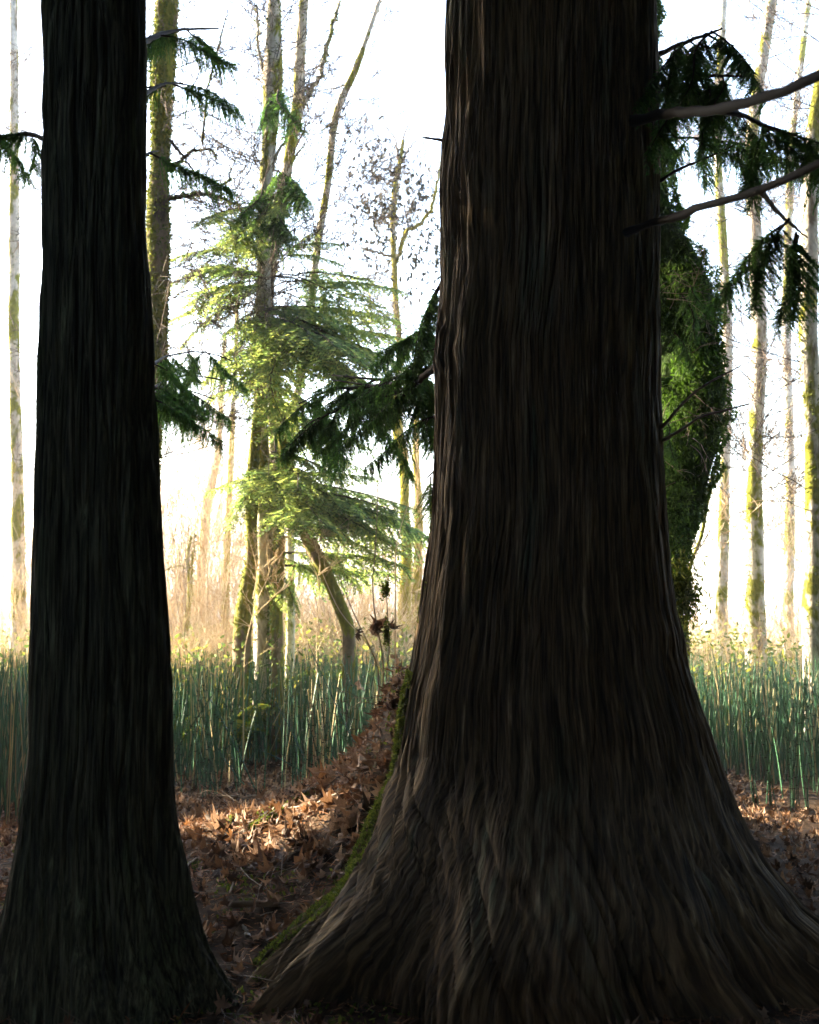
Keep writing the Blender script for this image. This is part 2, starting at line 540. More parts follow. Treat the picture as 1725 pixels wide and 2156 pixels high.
def make_left():
    TH, ZZ = np.meshgrid(np.concatenate([t1, t2]), zsL)
    cx, rx, cy, ry = trunk_surface(TH, ZZ, profL, lobesL, 33)
    d = bark_relief(TH * .24, ZZ, 37, [], .03) * .8
    V = np.stack([cx + (rx - .014 + d) * np.cos(TH), cy + (ry - .014 + d) * np.sin(TH), ZZ], -1)
    mb = MB(); nr, nc = V.shape[:2]
    i = np.arange(nr - 1)[:, None] * nc; j = np.arange(nc)[None]; k = (j + 1) % nc
    mb.add(V.reshape(-1, 3), quads=np.stack([i + j, i + k, i + nc + k, i + nc + j], -1).reshape(-1, 4))
    return mb


link('trunk', make_left().mesh('trunk', M['bark2'], baseL), lt)


def fuzz(mb, P, N, size, spread=.6, width=.28, down=0.0):
    n = len(P)
    s = size * rng.uniform(.5, 1.3, n)[:, None]
    D = N * (1 - spread * .5) + rvec(n) * spread; D[:, 2] -= down
    D = D / np.linalg.norm(D, axis=1)[:, None] * s
    W = np.cross(D, rvec(n)); W /= np.linalg.norm(W, axis=1)[:, None] + 1e-9
    strips(mb, P - D * .15, D, W * s * width, rng.uniform(0, 1, n))


# moss on the flared left flank of the big trunk and its roots
def surface_points(V, mask, n):
    dzu = V[1:, :-1] - V[:-1, :-1]; dth = V[:-1, 1:] - V[:-1, :-1]
    Nn = np.cross(dth, dzu); ar = np.linalg.norm(Nn, axis=2)
    pr = (ar * mask[:-1, :-1]).ravel(); pr /= pr.sum()
    idx = rng.choice(len(pr), n, p=pr)
    P = V[:-1, :-1].reshape(-1, 3)[idx]; a = rng.random((n, 2))
    P = P + dzu.reshape(-1, 3)[idx] * a[:, :1] + dth.reshape(-1, 3)[idx] * a[:, 1:]
    Nn = Nn.reshape(-1, 3)[idx]; Nn /= np.linalg.norm(Nn, axis=1)[:, None]
    return P, Nn


TH, ZZ = np.meshgrid(ths, zs)
ang = (TH + math.pi)                                           # 0 = exact left edge, grows to the camera side
hb = height(VB[..., 0], VB[..., 1])
rel = ZZ
nz = fbm(TH * 3, ZZ * 3, 71, 3)
low = np.clip((.9 - ZZ) / .9, 0, 1)
mask = ((ang < .12 + .55 * (nz - .25) + .45 * low * nz) & (ang > -.9) & (ZZ > -.3) & (ZZ < 1.12 + .5 * (nz - .45)) & (nz > .34 + .1 * low)).astype(float)
nz2 = fbm(TH * 9, ZZ * 7, 75, 3); nz3 = fbm(TH * 22, ZZ * 16, 76, 2)
mask = mask * (nz3 > .3) + 1.0 * ((ang < .05 + .6 * (nz2 - .2)) & (ang > -.7) & (ZZ < 1.25) & (ZZ > .4) & (nz2 + .5 * nz3 > .55))
mask = mask + .12 * ((ang < .3) & (ang > -.6) & (ZZ < 2.2) & (ZZ > -.2) & (nz > .55))
mask[:, -118:] = 0
P, N = surface_points(VB, mask, 30000)
P = P + N * (.015 * sstep(1.4, 1.0, P[:, 2]) * sstep(.3, .6, P[:, 2]) * rng.random(len(P)))[:, None]
mb = MB(); fuzz(mb, P, N, .018, .8, .13)
link('moss', mb.mesh('moss', M['moss'], baseB), big)

# near branches of the big trunk (out of focus, upper right)
def branch_part(parent, base, pts, r0, r1, mat, seed=0, name='branch', sides=7, n=24):
    P = smooth_path(pts, n)
    P[1:-1] += (rng.random((n - 2, 3)) - .5) * r0 * .35
    mb = MB(); tube(mb, P, np.linspace(r0, r1, n) * (1 + .35 * np.exp(-np.arange(n) / 1.6)) * (1 + .22 * (vn(np.arange(n) * .7, np.arange(n) * .3, seed) - .5)), sides, rough=.2, seed=seed, rnd=.1)
    return link(name, mb.mesh(name, mat, base), parent), P


branch_part(big, baseB, [dp(1330, 255, 5.6), dp(1392, 240, 5.0), dp(1430, 236, 4.6), dp(1500, 232, 4.0), dp(1640, 200, 3.2), dp(1800, 120, 2.8)], .024, .015, M['limb'], 3)
branch_part(big, baseB, [dp(1310, 492, 5.6), dp(1370, 470, 5.1), dp(1420, 458, 4.7), dp(1475, 435, 4.2), dp(1600, 400, 3.6), dp(1760, 330, 3.1)], .019, .012, M['limb'], 5)
for a in ([(1385, 905, 5.9), (1400, 893, 5.8), (1430, 858, 5.6), (1470, 818, 5.5), (1560, 770, 5.3)], [(1390, 930, 5.9), (1417, 916, 5.7), (1445, 898, 5.6), (1470, 878, 5.5), (1580, 850, 5.2)],
          [(1376, 388, 6.0), (1400, 375, 5.9), (1430, 355, 5.8), (1470, 340, 5.7), (1560, 300, 5.5)], [(940, 297, 6), (915, 292, 5.9), (890, 289, 5.8)]):
    branch_part(big, baseB, [dp(*p) for p in a], .010, .004, M['twig_grey'] if a[0][1] > 800 else M['wood'], 7, sides=5, n=14)

# ------------------------------------------------------------------ foliage meshes (shared)
def hemlock_bough(seed, droop=.32, nsec=30):
    """length 1 along +x, drooping tip; returns mesh builder"""
    global rng
    keep = rng; rng = np.random.default_rng(seed)
    mb = MB(); wood = MB()
    t = np.linspace(0, 1, 14)
    ax = np.stack([t, .05 * np.sin(t * 5 + seed), .10 * t - droop * t ** 2], 1)
    tube(wood, ax, np.linspace(.011, .002, 14), 4)
    A, D, W, Rn = [], [], [], []
    for k in range(nsec):
        x = .10 + .88 * k / nsec + rng.uniform(-.015, .015)
        c = np.array([np.interp(x, t, ax[:, 0]), np.interp(x, t, ax[:, 1]), np.interp(x, t, ax[:, 2])])
        for s in (-1, 1):
            if rng.random() < .12: continue
            L = (.34 * (1 - x) ** .75 * min(1, x * 4) + .07) * rng.uniform(.65, 1.25)
            a = rng.uniform(.75, 1.1)
            d = np.array([math.cos(a), s * math.sin(a), rng.uniform(-.15, .12) - .25 * x])
            m = max(4, int(L / .021))
            tt = np.linspace(.06, 1, m)
            pts = c + d * (tt * L)[:, None]; pts[:, 2] -= .35 * L * tt ** 2
            w = np.stack([pts[0], pts[m // 2], pts[-1]])
            tube(wood, w, .002, 3)
            tone = rng.uniform(0, 1)
            for j in range(m):
                for s2 in (-1, 1):
                    l = (.047 * (1 - tt[j] * .6) + .01) * rng.uniform(.5, 1.3)
                    b = rng.uniform(.6, 1.05)
                    dd = np.array([d[0] * math.cos(b) - s2 * d[1] * math.sin(b), d[1] * math.cos(b) + s2 * d[0] * math.sin(b), -rng.uniform(0, .6)])
                    A.append(pts[j]); D.append(dd * l)
                    W.append(np.array([-dd[1], dd[0], rng.uniform(-.9, .9)]) * .0065)
                    Rn.append(np.clip(tone * .6 + rng.uniform(0, .5) + .15 * x - .1, 0, 1))
    strips(mb, np.array(A), np.array(D), np.array(W), np.array(Rn))
    rng = keep
    return mb, wood


def cedar_bough(seed, hang=.45, nsec=26):
    global rng
    keep = rng; rng = np.random.default_rng(seed)
    mb = MB(); wood = MB()
    t = np.linspace(0, 1, 14)
    ax = np.stack([t, .04 * np.sin(t * 6 + seed), .02 * t - .38 * t ** 2 + .16 * t ** 3], 1)
    tube(wood, ax, np.linspace(.014, .003, 14), 5)
    A, D, W, Rn = [], [], [], []
    for k in range(nsec):
        x = .12 + .88 * k / nsec
        c = np.array([np.interp(x, t, ax[:, i]) for i in range(3)])
        for s in (-1, 1):
            if rng.random() < .1: continue
            L = hang * rng.uniform(.35, 1.1) * (1 - .45 * x)
            d = np.array([rng.uniform(.1, .7), s * rng.uniform(.25, .8), rng.uniform(-.5, .1)])
            m = max(5, int(L / .013))
            tt = np.linspace(.05, 1, m)
            pts = c + d * (tt * L * .75)[:, None]; pts[:, 2] -= .75 * L * tt ** 1.6
            tube(wood, pts[::max(1, m // 4)], .002, 3)
            tone = rng.uniform(0, 1)
            tan = np.gradient(pts, axis=0); tan /= np.linalg.norm(tan, axis=1)[:, None]
            for j in range(m):
                for s2 in (-1, 1):
                    l = (.075 * (1 - tt[j] * .55)) * rng.uniform(.5, 1.3)
                    side = np.cross(tan[j], [d[1], -d[0], .3]); side /= np.linalg.norm(side) + 1e-9
                    dd = tan[j] * .75 + side * s2 * .65 + rng.normal(size=3) * .12
                    A.append(pts[j]); D.append(dd * l)
                    w = np.cross(dd, rng.normal(size=3)); w /= np.linalg.norm(w) + 1e-9
                    W.append(w * .0055); Rn.append(np.clip(tone * .6 + rng.uniform(0, .5), 0, 1))
    strips(mb, np.array(A), np.array(D), np.array(W), np.array(Rn))
    rng = keep
    return mb, wood


def two_mat_mesh(name, leaf, wood, ml, mw):
    """foliage and its twigs in one mesh, two materials"""
    nq_l = sum(len(a) for a in leaf.Fq); nt_l = sum(len(a) for a in leaf.Ft)
    m = MB()
    for a, c in zip(leaf.V, leaf.A): pass
    V1 = np.concatenate(leaf.V); V2 = np.concatenate(wood.V)
    q2 = np.concatenate(wood.Fq)
    m.V = [V1, V2]; m.A = [np.concatenate(leaf.A), np.full(len(V2), .4, np.float32)]
    m.Fq = [np.concatenate(leaf.Fq), q2 + len(V1)]; m.Ft = [np.concatenate(leaf.Ft)]; m.n = len(V1) + len(V2)
    me = m.mesh(name, ml)
    me.materials.append(mw)
    mi = np.zeros(nq_l + len(q2) + nt_l, np.int32); mi[nq_l:nq_l + len(q2)] = 1
    me.polygons.foreach_set('material_index', mi)
    return me


HEM = [two_mat_mesh('bough', *hemlock_bough(100 + k, .15 + .07 * (k % 4)), M['needle'], M['wood']) for k in range(6)]
CED = [two_mat_mesh('bough', *cedar_bough(200 + k), M['cedar_leaf'], M['wood']) for k in range(5)]


def place_bough(parent, base, me, A, T, name='bough', roll=None, lift=.12):
    A = np.asarray(A, float); T = np.asarray(T, float)
    d = T - A; L = np.linalg.norm(d)
    x = Vector(d / L); up = Vector((0, 0, 1))
    x = (x + up * lift).normalized()
    y = up.cross(x).normalized(); z = x.cross(y)
    R = Matrix((x, y, z)).transposed().to_4x4()
    R = R @ Matrix.Rotation(random.uniform(-.35, .35) if roll is None else roll, 4, 'X')
    o = link(name, me, parent)
    o.matrix_local = Matrix.Translation(Vector(A - np.asarray(base, float))) @ R @ Matrix.Scale(L * 1.05, 4)
    return o


# hemlock in the middle of the clearing
HY = 13.5
hb0 = dp(590, 1500, HY); hb0[2] = 0
hem = thing('hemlock_tree', 'young hemlock with tiers of light green drooping boughs in the clearing', 'tree', tuple(hb0))
hp = smooth_path([hb0, dp(588, 1300, HY), dp(583, 1000, HY), dp(576, 750, HY), dp(573, 600, HY), dp(572, 520, HY)], 30)
mb = MB(); tube(mb, hp, np.linspace(.045, .006, 30), 8, rough=.15); link('trunk', mb.mesh('trunk', M['wood'], hb0), hem)


def hem_at(y):
    zt = dp(575, y, HY)[2]
    return np.array([np.interp(zt, hp[:, 2], hp[:, k]) for k in range(3)])


tips = [(560, 350, 600, .2), (600, 380, 690, .3), (640, 400, 720, .2), (690, 420, 780, -.3), (655, 830, 690, .1), (600, 770, 590, .3), (535, 450, 500, -.2), (545, 660, 500, .3), (662, 740, 690, -.6), (668, 800, 745, -.9), (676, 520, 720, -.9), (684, 760, 770, -1.2), (700, 720, 760, -1.4), (715, 780, 830, -.9), (740, 590, 850, -1.2), (1006, 600, 1030, -1.2), (1012, 520, 1050, -.8), (1030, 760, 1080, -1.0), (1040, 840, 1100, -.5), (1045, 700, 1110, -1.3),
        (520, 600, 545, 0), (520, 708, 520, .1), (545, 355, 540, -.2), (560, 440, 565, .3), (560, 700, 560, -.2), (575, 410, 625, -.1), (590, 700, 600, .3), (600, 819, 617, 0), (605, 760, 650, -.5),
        (610, 500, 600, -.4), (630, 472, 650, 0), (640, 718, 678, .2), (650, 480, 695, .4), (655, 560, 690, -.9), (660, 779, 720, -.3), (680, 650, 720, -1.2), (685, 840, 734, .2), (690, 480, 740, -.2),
        (700, 860, 760, -.4), (705, 800, 800, .2), (710, 680, 800, -1.1), (720, 560, 800, -1.3), (720, 480, 790, .2), (735, 760, 800, -.6), (750, 450, 800, .6), (780, 520, 860, -.3), (800, 440, 850, .2), (820, 700, 900, -.8), (840, 600, 930, -1.1), (870, 780, 950, 0),
        (890, 700, 960, -.5), (910, 540, 960, .6), (930, 760, 1000, -.2), (960, 700, 1010, -.9), (980, 640, 1050, -1.2), (1005, 440, 1035, -.2), (1010, 500, 1060, .4), (1015, 470, 1090, -.6), 
        (1010, 780, 1020, -.2), (1020, 700, 1060, -.9), (1020, 860, 1090, .1), (1030, 905, 1145, -.3), (1035, 880, 1110, .5), (1040, 820, 1120, -.6), (1050, 760, 1140, -.8), (1060, 860, 1160, .1), (1060, 640, 1130, -1.2),
        (1090, 800, 1180, .2), (1130, 760, 1220, -.2), (1150, 560, 1230, -.3), (1180, 700, 1250, .3), (1200, 620, 1290, -.4), (1200, 820, 1230, .6),
        (1170, 850, 1200, -.2), (1215, 540, 1290, .5)]
for k, (ya, tx, ty, o_) in enumerate(tips):
    A_, T_ = hem_at(ya - 8), dp(tx, ty, HY + o_)
    if ya < 650:                                                # thin upper limbs, needles only towards their ends
        A_ = hem_at(ya + random.uniform(-25, 35)); A2 = A_ + (T_ - A_) * .28; A2[2] += random.uniform(.0, .12)
        mb = MB(); tube(mb, smooth_path([A_, A_ * .5 + A2 * .5 + np.array([0, 0, .03]), A2, A2 * .6 + T_ * .4], 8), np.linspace(.010, .004, 8), 4); link('branch', mb.mesh('branch', M['wood'], hb0), hem)
        place_bough(hem, hb0, HEM[(3, 2)[k % 2]], A2, T_ + (T_ - A2) * .1 - np.array([0, 0, random.uniform(0, .2)]), roll=random.uniform(-.8, .8), lift=.3)
    else:
        place_bough(hem, hb0, HEM[k % 6], A_, T_)
# drooping cedar boughs of the big trunk (left side, in shade) and of the tree off to the left
CBL = [([(924, 768, 6.3), (860, 790, 6.9), (800, 800, 7.3), (700, 790, 7.8)], 9), ([(924, 768, 6.3), (850, 830, 6.8), (800, 880, 7.2), (770, 900, 7.3)], 6),
       ([(880, 800, 6.6), (780, 815, 7.3), (690, 820, 7.7), (630, 850, 7.9)], 9), ([(860, 815, 6.8), (780, 850, 7.2), (720, 860, 7.4), (650, 890, 7.6)], 8),
       ([(934, 700, 6.3), (900, 690, 6.6), (860, 710, 7.0)], 5), ([(930, 730, 6.3), (900, 740, 6.5), (870, 780, 6.8)], 5), ([(925, 870, 6.3), (905, 880, 6.4), (890, 900, 6.5)], 3),
       ([(922, 985, 6.3), (905, 1000, 6.4), (890, 1020, 6.5)], 2), ([(935, 580, 6.3), (925, 600, 6.35), (917, 640, 6.4)], 2)]
branch_part(big, baseB, [dp(930, 765, 6.2), dp(900, 785, 6.35), dp(850, 832, 6.7), dp(800, 882, 7.1), dp(780, 905, 7.2)], .020, .010, M['wood'], 9)
branch_part(big, baseB, [dp(905, 782, 6.35), (dp(870, 800, 6.6)), dp(830, 808, 6.9), dp(780, 812, 7.3), dp(700, 800, 7.6)], .012, .005, M['wood'], 10)
def limb(parent, base, pts, r0, sprays, seed, mat=None):
    """a limb with small drooping sprays along it"""
    o, P = branch_part(parent, base, [dp(*p) for p in pts], r0, r0 * .35, mat or M['wood'], seed)
    rr = random.Random(seed)
    for k in range(sprays):
        f = rr.uniform(.3, 1); p = P[int(f * 23)]; d = P[min(23, int(f * 23) + 1)] - P[int(f * 23) - 1]; d /= np.linalg.norm(d)
        a = rr.choice((-1, 1)) * rr.uniform(.2, 1.3)
        dd = np.array([d[0] * math.cos(a) - d[1] * math.sin(a), d[0] * math.sin(a) + d[1] * math.cos(a), d[2] - .45])
        place_bough(parent, base, CED[k % 5], p, p + dd * rr.uniform(.22, .46), lift=.0)
    return P


for k, (pts, ns) in enumerate(CBL): limb(big, baseB, pts, .014 if len(pts) > 3 else .006, ns, 81 + k)
limb(lt, baseL, [(290, 830, 5.0), (325, 815, 7.0), (350, 800, 8.4), (400, 785, 8.8), (470, 800, 9.0)], .014, 11, 61)
limb(lt, baseL, [(290, 770, 5.0), (325, 765, 7.0), (350, 750, 8.4), (420, 735, 8.8), (490, 760, 9.2)], .014, 10, 62)
limb(lt, baseL, [(290, 850, 5.0), (325, 830, 7.0), (345, 810, 8.0), (380, 815, 8.4), (450, 840, 8.6)], .014, 10, 63)
limb(lt, baseL, [(300, 200, 4.9), (325, 185, 5.4), (350, 175, 5.8), (385, 175, 6.2)], .012, 4, 64)
limb(lt, baseL, [(300, 90, 4.9), (340, 70, 5.6), (400, 60, 6.2), (460, 60, 6.6)], .014, 6, 65)
limb(lt, baseL, [(300, 330, 4.9), (318, 320, 5.3), (335, 318, 5.6)], .008, 2, 66)
limb(lt, baseL, [(110, 300, 4.9), (60, 280, 5.2), (-10, 290, 5.5)], .014, 5, 67)
# sprays in the upper right
limb(big, baseB, [(1376, 190, 6.1), (1420, 170, 5.8), (1480, 160, 5.4), (1560, 160, 5.0)], .014, 7, 71)
limb(big, baseB, [(1376, 120, 6.1), (1440, 90, 5.7), (1520, 60, 5.2)], .014, 6, 72)
limb(big, baseB, [(1380, 300, 6.2), (1420, 290, 6.4), (1470, 290, 6.6), (1540, 300, 6.8)], .010, 7, 73)
limb(big, baseB, [(1500, 232, 4.0), (1560, 240, 4.2), (1640, 280, 4.6), (1700, 320, 4.8)], .012, 7, 74)
limb(big, baseB, [(1600, 400, 3.6), (1640, 450, 4.0), (1700, 500, 4.4)], .010, 4, 75)

# ------------------------------------------------------------------ mossy deciduous stems
def moss_along(P, R, n, size, side=None, gaps=None, seed=0):
    """tufts on a tube surface"""
    m = len(P); i = rng.uniform(0, m - 1.001, n); i0 = i.astype(int); f = (i - i0)[:, None]
    c = P[i0] * (1 - f) + P[i0 + 1] * f
    r = (R[i0] * (1 - f[:, 0]) + R[i0 + 1] * f[:, 0])
    a = rng.uniform(0, 2 * math.pi, n)
    N = np.stack([np.cos(a), np.sin(a), np.zeros(n)], 1)
    g = fbm(np.cos(a) * 1.3 + 3 + seed, c[:, 2] * 1.6 + np.sin(a) * 1.2, 40 + seed, 3)
    k = g > (gaps if gaps is not None else .42)
    return (c + N * (r * 1.02)[:, None])[k], N[k]


def stem_tree(name, label, pts, r_px, Y, mat, moss, moss_n, gaps, cat='tree', branches=(), size=.036, grp=None, sub=None):
    """pts: photo positions from top to bottom; last goes to the ground"""
    W = [dp(x, y, Y + (o[0] if o else 0)) for x, y, *o in pts]
    b = W[-1].copy(); b[2] = -.05; W.append(b)
    n = 50
    P = smooth_path(W, n)
    ys = np.array([p[2] for p in W]); rr = [w / 2 / F * Y for w in r_px] + [r_px[-1] / 2 / F * Y * 1.25]
    R = np.interp(-P[:, 2], -ys, rr)
    t = thing(name, label, cat, (b[0], b[1], 0), grp)
    B0 = (b[0], b[1], 0)
    mb = MB(); tube(mb, P, R, 12, rough=.22, seed=len(label)); link('trunk', mb.mesh('trunk', mat, B0), t)
    mp = [moss_along(P, R, moss_n, size, gaps=gaps, seed=len(label) % 9)]
    for br in branches:
        Wb = [dp(x, y, Y + (o[0] if o else 0)) for x, y, *o in br['p']]
        Pb = smooth_path(Wb, 26); Pb[1:-1] += (rng.random((24, 3)) - .5) * br['r'][0] / F * Y * .5
        Rb = np.linspace(br['r'][0], br['r'][1], 26) / 2 / F * Y
        m2 = MB(); tube(m2, Pb, Rb, 7, rough=.2, seed=5, rnd=.35)
        link('branch', m2.mesh('branch', br.get('m', mat), B0), t)
        if br.get('moss', 0): mp.append(moss_along(Pb, Rb, br['moss'], size, gaps=.35, seed=2))
    Pm = np.concatenate([a for a, _ in mp]); Nm = np.concatenate([b_ for _, b_ in mp])
    if len(Pm) > 10:
        m3 = MB(); fuzz(m3, Pm, Nm, size, .9, .2, .35); link('moss', m3.mesh('moss', moss, B0), t)
    return t, B0, P, R


# twig generator ------------------------------------------------------------
def twigs(mb, p, d, L, r, depth, spread=.7, droop=0., up=.0, kids=4, minr=.0012):
    n = 5
    P = [np.array(p, float)]; dd = np.array(d, float)
    for k in range(n):
        dd = dd + rng.normal(size=3) * .13 + np.array([0, 0, up - droop]) * .12
        dd /= np.linalg.norm(dd); P.append(P[-1] + dd * L / n)
    P = np.array(P)
    tube(mb, P, np.linspace(r, max(minr, r * .45), n + 1), 3, rnd=rng.uniform(0, 1))
    if depth <= 0: return
    for k in range(kids):
        t = rng.uniform(.25, 1.0); i = min(n - 1, int(t * n)); q = P[i] + (P[i + 1] - P[i]) * (t * n - i)
        nd_ = dd + rvec(1)[0] * spread
        nd_ /= np.linalg.norm(nd_)
        twigs(mb, q, nd_, L * rng.uniform(.4, .7), max(minr, r * .5), depth - 1, spread, droop, up, kids, minr)


def add_twigs(t, B0, P, n, L, r, mat, z0=0, z1=99, depth=2, up=.8, droop=0., side=1.0, name='twigs', kids=4, minr=.0032):
    mb = MB()
    c = [p for p in P if z0 < p[2] < z1]
    if not c: return
    for k in range(n):
        p = c[int(rng.integers(len(c)))]; a = rng.uniform(0, 2 * math.pi)
        twigs(mb, p, np.array([math.cos(a) * side, math.sin(a) * .6, up * rng.uniform(.2, 1)]), L * rng.uniform(.5, 1.2), r, depth, .75, droop, .3, kids, minr)
    link(name, mb.mesh(name, mat, B0), t)


z1_ = lambda x, y: Z(x, y, 4.107, 300, 190)
z2 = lambda x, y: Z(x, y, 4.107, 700, 190)
z4 = lambda x, y: Z(x, y, 4.107, 720, 680)
z5 = lambda x, y: Z(x, y, 4.107, 360, 1150)
z6 = lambda x, y: Z(x, y, 4.107, 700, 1150)
ov = lambda x, y: (253.7 + .404 * x, 160.7 + .404 * y)

# mossy maple behind the left trunk
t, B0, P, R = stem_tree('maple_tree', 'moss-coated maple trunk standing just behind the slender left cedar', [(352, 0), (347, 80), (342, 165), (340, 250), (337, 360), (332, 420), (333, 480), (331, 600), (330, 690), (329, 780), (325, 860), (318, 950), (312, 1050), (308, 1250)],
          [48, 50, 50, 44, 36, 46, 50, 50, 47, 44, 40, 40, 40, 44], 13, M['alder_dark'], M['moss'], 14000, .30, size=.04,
          branches=[dict(p=[z1_(440, 560), z1_(560, 720), z1_(650, 820), z1_(760, 980), z1_(890, 1080)], r=(9, 3), m=M['wood']),
                    dict(p=[z1_(500, 960), z1_(640, 830), z1_(750, 740), z1_(940, 745), z1_(1000, 860)], r=(12, 3), moss=250, m=M['wood']),
                    dict(p=[z1_(480, 1260), z1_(600, 1230), z1_(750, 1210), z1_(900, 1195), z1_(1040, 1245), z1_(1150, 1300), z1_(1280, 1390)], r=(14, 4), moss=700, m=M['wood']),
                    dict(p=[z1_(840, 690), z1_(850, 500), z1_(880, 300), z1_(890, 120), (455, 120), (480, 20)], r=(6, 3), moss=120, m=M['wood']),
                    dict(p=[z1_(1030, 1240), z1_(1030, 1100), z1_(1140, 1060), (480, 370), (500, 330)], r=(5, 2), moss=100, m=M['wood'])])
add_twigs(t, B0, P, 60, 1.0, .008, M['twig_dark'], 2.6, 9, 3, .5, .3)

GRP = None
ALY = 13.4
t, B0, P, R = stem_tree('alder_tree', 'tallest pale alder stem of the central clump with moss patches', [(578, 0), (577, 80), (575, 165), (571, 250), (562, 350), (560, 450), (556, 520), (554, 600), (553, 700), (549, 800), (550, 900), (556, 1000), (557, 1100), (558, 1200), (556, 1290)],
          [30, 34, 44, 34, 30, 30, 31, 32, 33, 32, 30, 30, 31, 34, 38], ALY, M['alder'], M['moss'], 5200, .45, branches=[
    dict(p=[(566, 370), z2(-20, 760), z2(60, 640), z2(100, 380), (640, 220)], r=(10, 4)), dict(p=[(560, 800), (500, 780), (440, 800)], r=(5, 2)), dict(p=[(575, 250), (560, 190), (545, 100), (540, 10)], r=(9, 5), moss=200)])
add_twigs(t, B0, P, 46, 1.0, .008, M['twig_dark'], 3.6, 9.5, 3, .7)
# dark foliage clumps hanging on that stem
for k, (a, tt) in enumerate([((560, 395), (520, 440)), ((560, 400), (600, 470)), ((563, 420), (620, 480)), ((560, 440), (595, 490)), ((575, 380), (645, 400)), ((580, 360), (650, 395)), ((558, 430), (530, 470)), ((575, 200), (560, 240)), ((580, 190), (600, 235)),
                             ((560, 560), (520, 480)), ((555, 560), (450, 455)), ((500, 440), (430, 470)), ((520, 450), (500, 540)), ((556, 590), (420, 550)), ((556, 600), (400, 640)), ((560, 400), (560, 470)), ((590, 400), (600, 450))]):
    place_bough(t, B0, (CED if k < 9 else HEM)[k % 5], dp(*a, ALY - .2), dp(*tt, ALY - .5 - .5 * random.random()))
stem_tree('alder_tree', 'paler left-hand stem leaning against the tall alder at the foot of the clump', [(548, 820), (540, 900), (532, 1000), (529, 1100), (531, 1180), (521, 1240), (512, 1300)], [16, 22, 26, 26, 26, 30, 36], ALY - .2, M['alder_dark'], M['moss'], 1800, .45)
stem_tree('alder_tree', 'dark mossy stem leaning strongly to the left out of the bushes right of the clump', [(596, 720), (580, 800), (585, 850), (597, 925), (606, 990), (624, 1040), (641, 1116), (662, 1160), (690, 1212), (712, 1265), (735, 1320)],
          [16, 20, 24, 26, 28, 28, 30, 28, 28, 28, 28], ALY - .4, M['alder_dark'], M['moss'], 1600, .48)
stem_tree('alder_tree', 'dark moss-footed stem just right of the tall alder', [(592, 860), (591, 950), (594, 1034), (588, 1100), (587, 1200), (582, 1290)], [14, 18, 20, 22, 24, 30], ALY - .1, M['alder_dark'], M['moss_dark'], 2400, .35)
t, B0, P, R = stem_tree('alder_tree', 'forked alder stem rising behind the dark foliage of the tall alder', [(640, 0), (634, 80), (629, 165), (631, 222), (612, 305), (604, 366), (596, 408), (585, 480), (574, 560), (568, 640), (570, 800), (575, 1000), (575, 1250)],
          [20, 22, 26, 30, 24, 24, 26, 22, 18, 16, 14, 14, 14], ALY + .5, M['alder'], M['moss'], 2600, .42,
          branches=[dict(p=[(628, 235), (640, 215), z2(300, 130), z2(400, 20), (700, 60), (715, 0)], r=(14, 7), moss=300), dict(p=[(606, 352), z2(240, 700), z2(340, 610)], r=(7, 2))])
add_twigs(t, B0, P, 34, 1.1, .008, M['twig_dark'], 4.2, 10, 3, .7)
t, B0, P, R = stem_tree('alder_tree', 'thin pale curving alder stem bent to the right near the top', [(800, 0), (765, 100), (744, 165), (724, 192), (709, 233), (699, 284), (695, 346), (691, 397), (680, 449), (672, 500), (662, 560), (661, 600), (658, 637), (640, 760), (622, 850), (615, 900), (612, 1000), (612, 1280)],
          [10, 12, 16, 17, 17, 17, 17, 15, 16, 15, 17, 17, 15, 16, 17, 16, 16, 18], ALY + 1, M['alder'], M['moss'], 2600, .46,
          branches=[dict(p=[z2(540, 470), z2(470, 520), z2(410, 560)], r=(8, 2), moss=60), dict(p=[z2(560, 450), z2(600, 420), z2(670, 390)], r=(5, 2)), dict(p=[(735, 175), z2(590, 110), z2(480, 130), z2(370, 160)], r=(5, 2))])
add_twigs(t, B0, P, 34, .9, .007, M['twig_dark'], 4.2, 10, 3, .7)
t, B0, P, R = stem_tree('alder_tree', 'golden mossy alder with forked crown left of the big trunk', [z2(1250, 650), z2(1215, 900), z2(1160, 1150), z2(1140, 1500), z2(1155, 1800), z2(1165, 2100), z4(1090, 300), z4(1120, 550), z4(1140, 850), (838, 820), z4(1100, 1450), z4(1110, 1650), z4(1170, 1850), z4(1180, 2050),
          z6(1260, 500), z6(1290, 900), z6(1270, 1300), z6(1260, 1650)], [7, 9, 12, 13, 12, 13, 12, 12, 14, 18, 20, 24, 24, 20, 20, 24, 24, 26], 19, M['alder_moss'], M['moss_gold'], 5200, .40,
          branches=[dict(p=[z2(1180, 1900), z2(1230, 1780), z2(1260, 1640), z2(1310, 1570), z2(1400, 1520), z2(1480, 1430), z2(1540, 1370), z2(1560, 1260), z2(1600, 1090), z2(1640, 900), z2(1690, 800)], r=(12, 3), moss=420),
                    dict(p=[z2(1140, 1840), z2(1060, 1830), z2(990, 1790), z2(920, 1780), z2(820, 1760)], r=(8, 3), moss=60, m=M['twig_grey']),
                    dict(p=[z2(1210, 900), z2(1180, 700), z2(1150, 600), z2(1090, 540), z2(1030, 470)], r=(7, 2), m=M['twig_grey']),
                    dict(p=[z2(1240, 880), z2(1290, 760), z2(1380, 660), z2(1440, 600)], r=(7, 2), m=M['twig_grey']),
                    dict(p=[z2(1240, 700), z2(1270, 560), z2(1340, 440), z2(1400, 330), z2(1440, 230)], r=(5, 1.5), m=M['twig_grey']),
                    dict(p=[z2(1130, 1110), z2(1080, 1090), z2(960, 1000), z2(860, 960)], r=(4, 2), m=M['twig_grey'])])
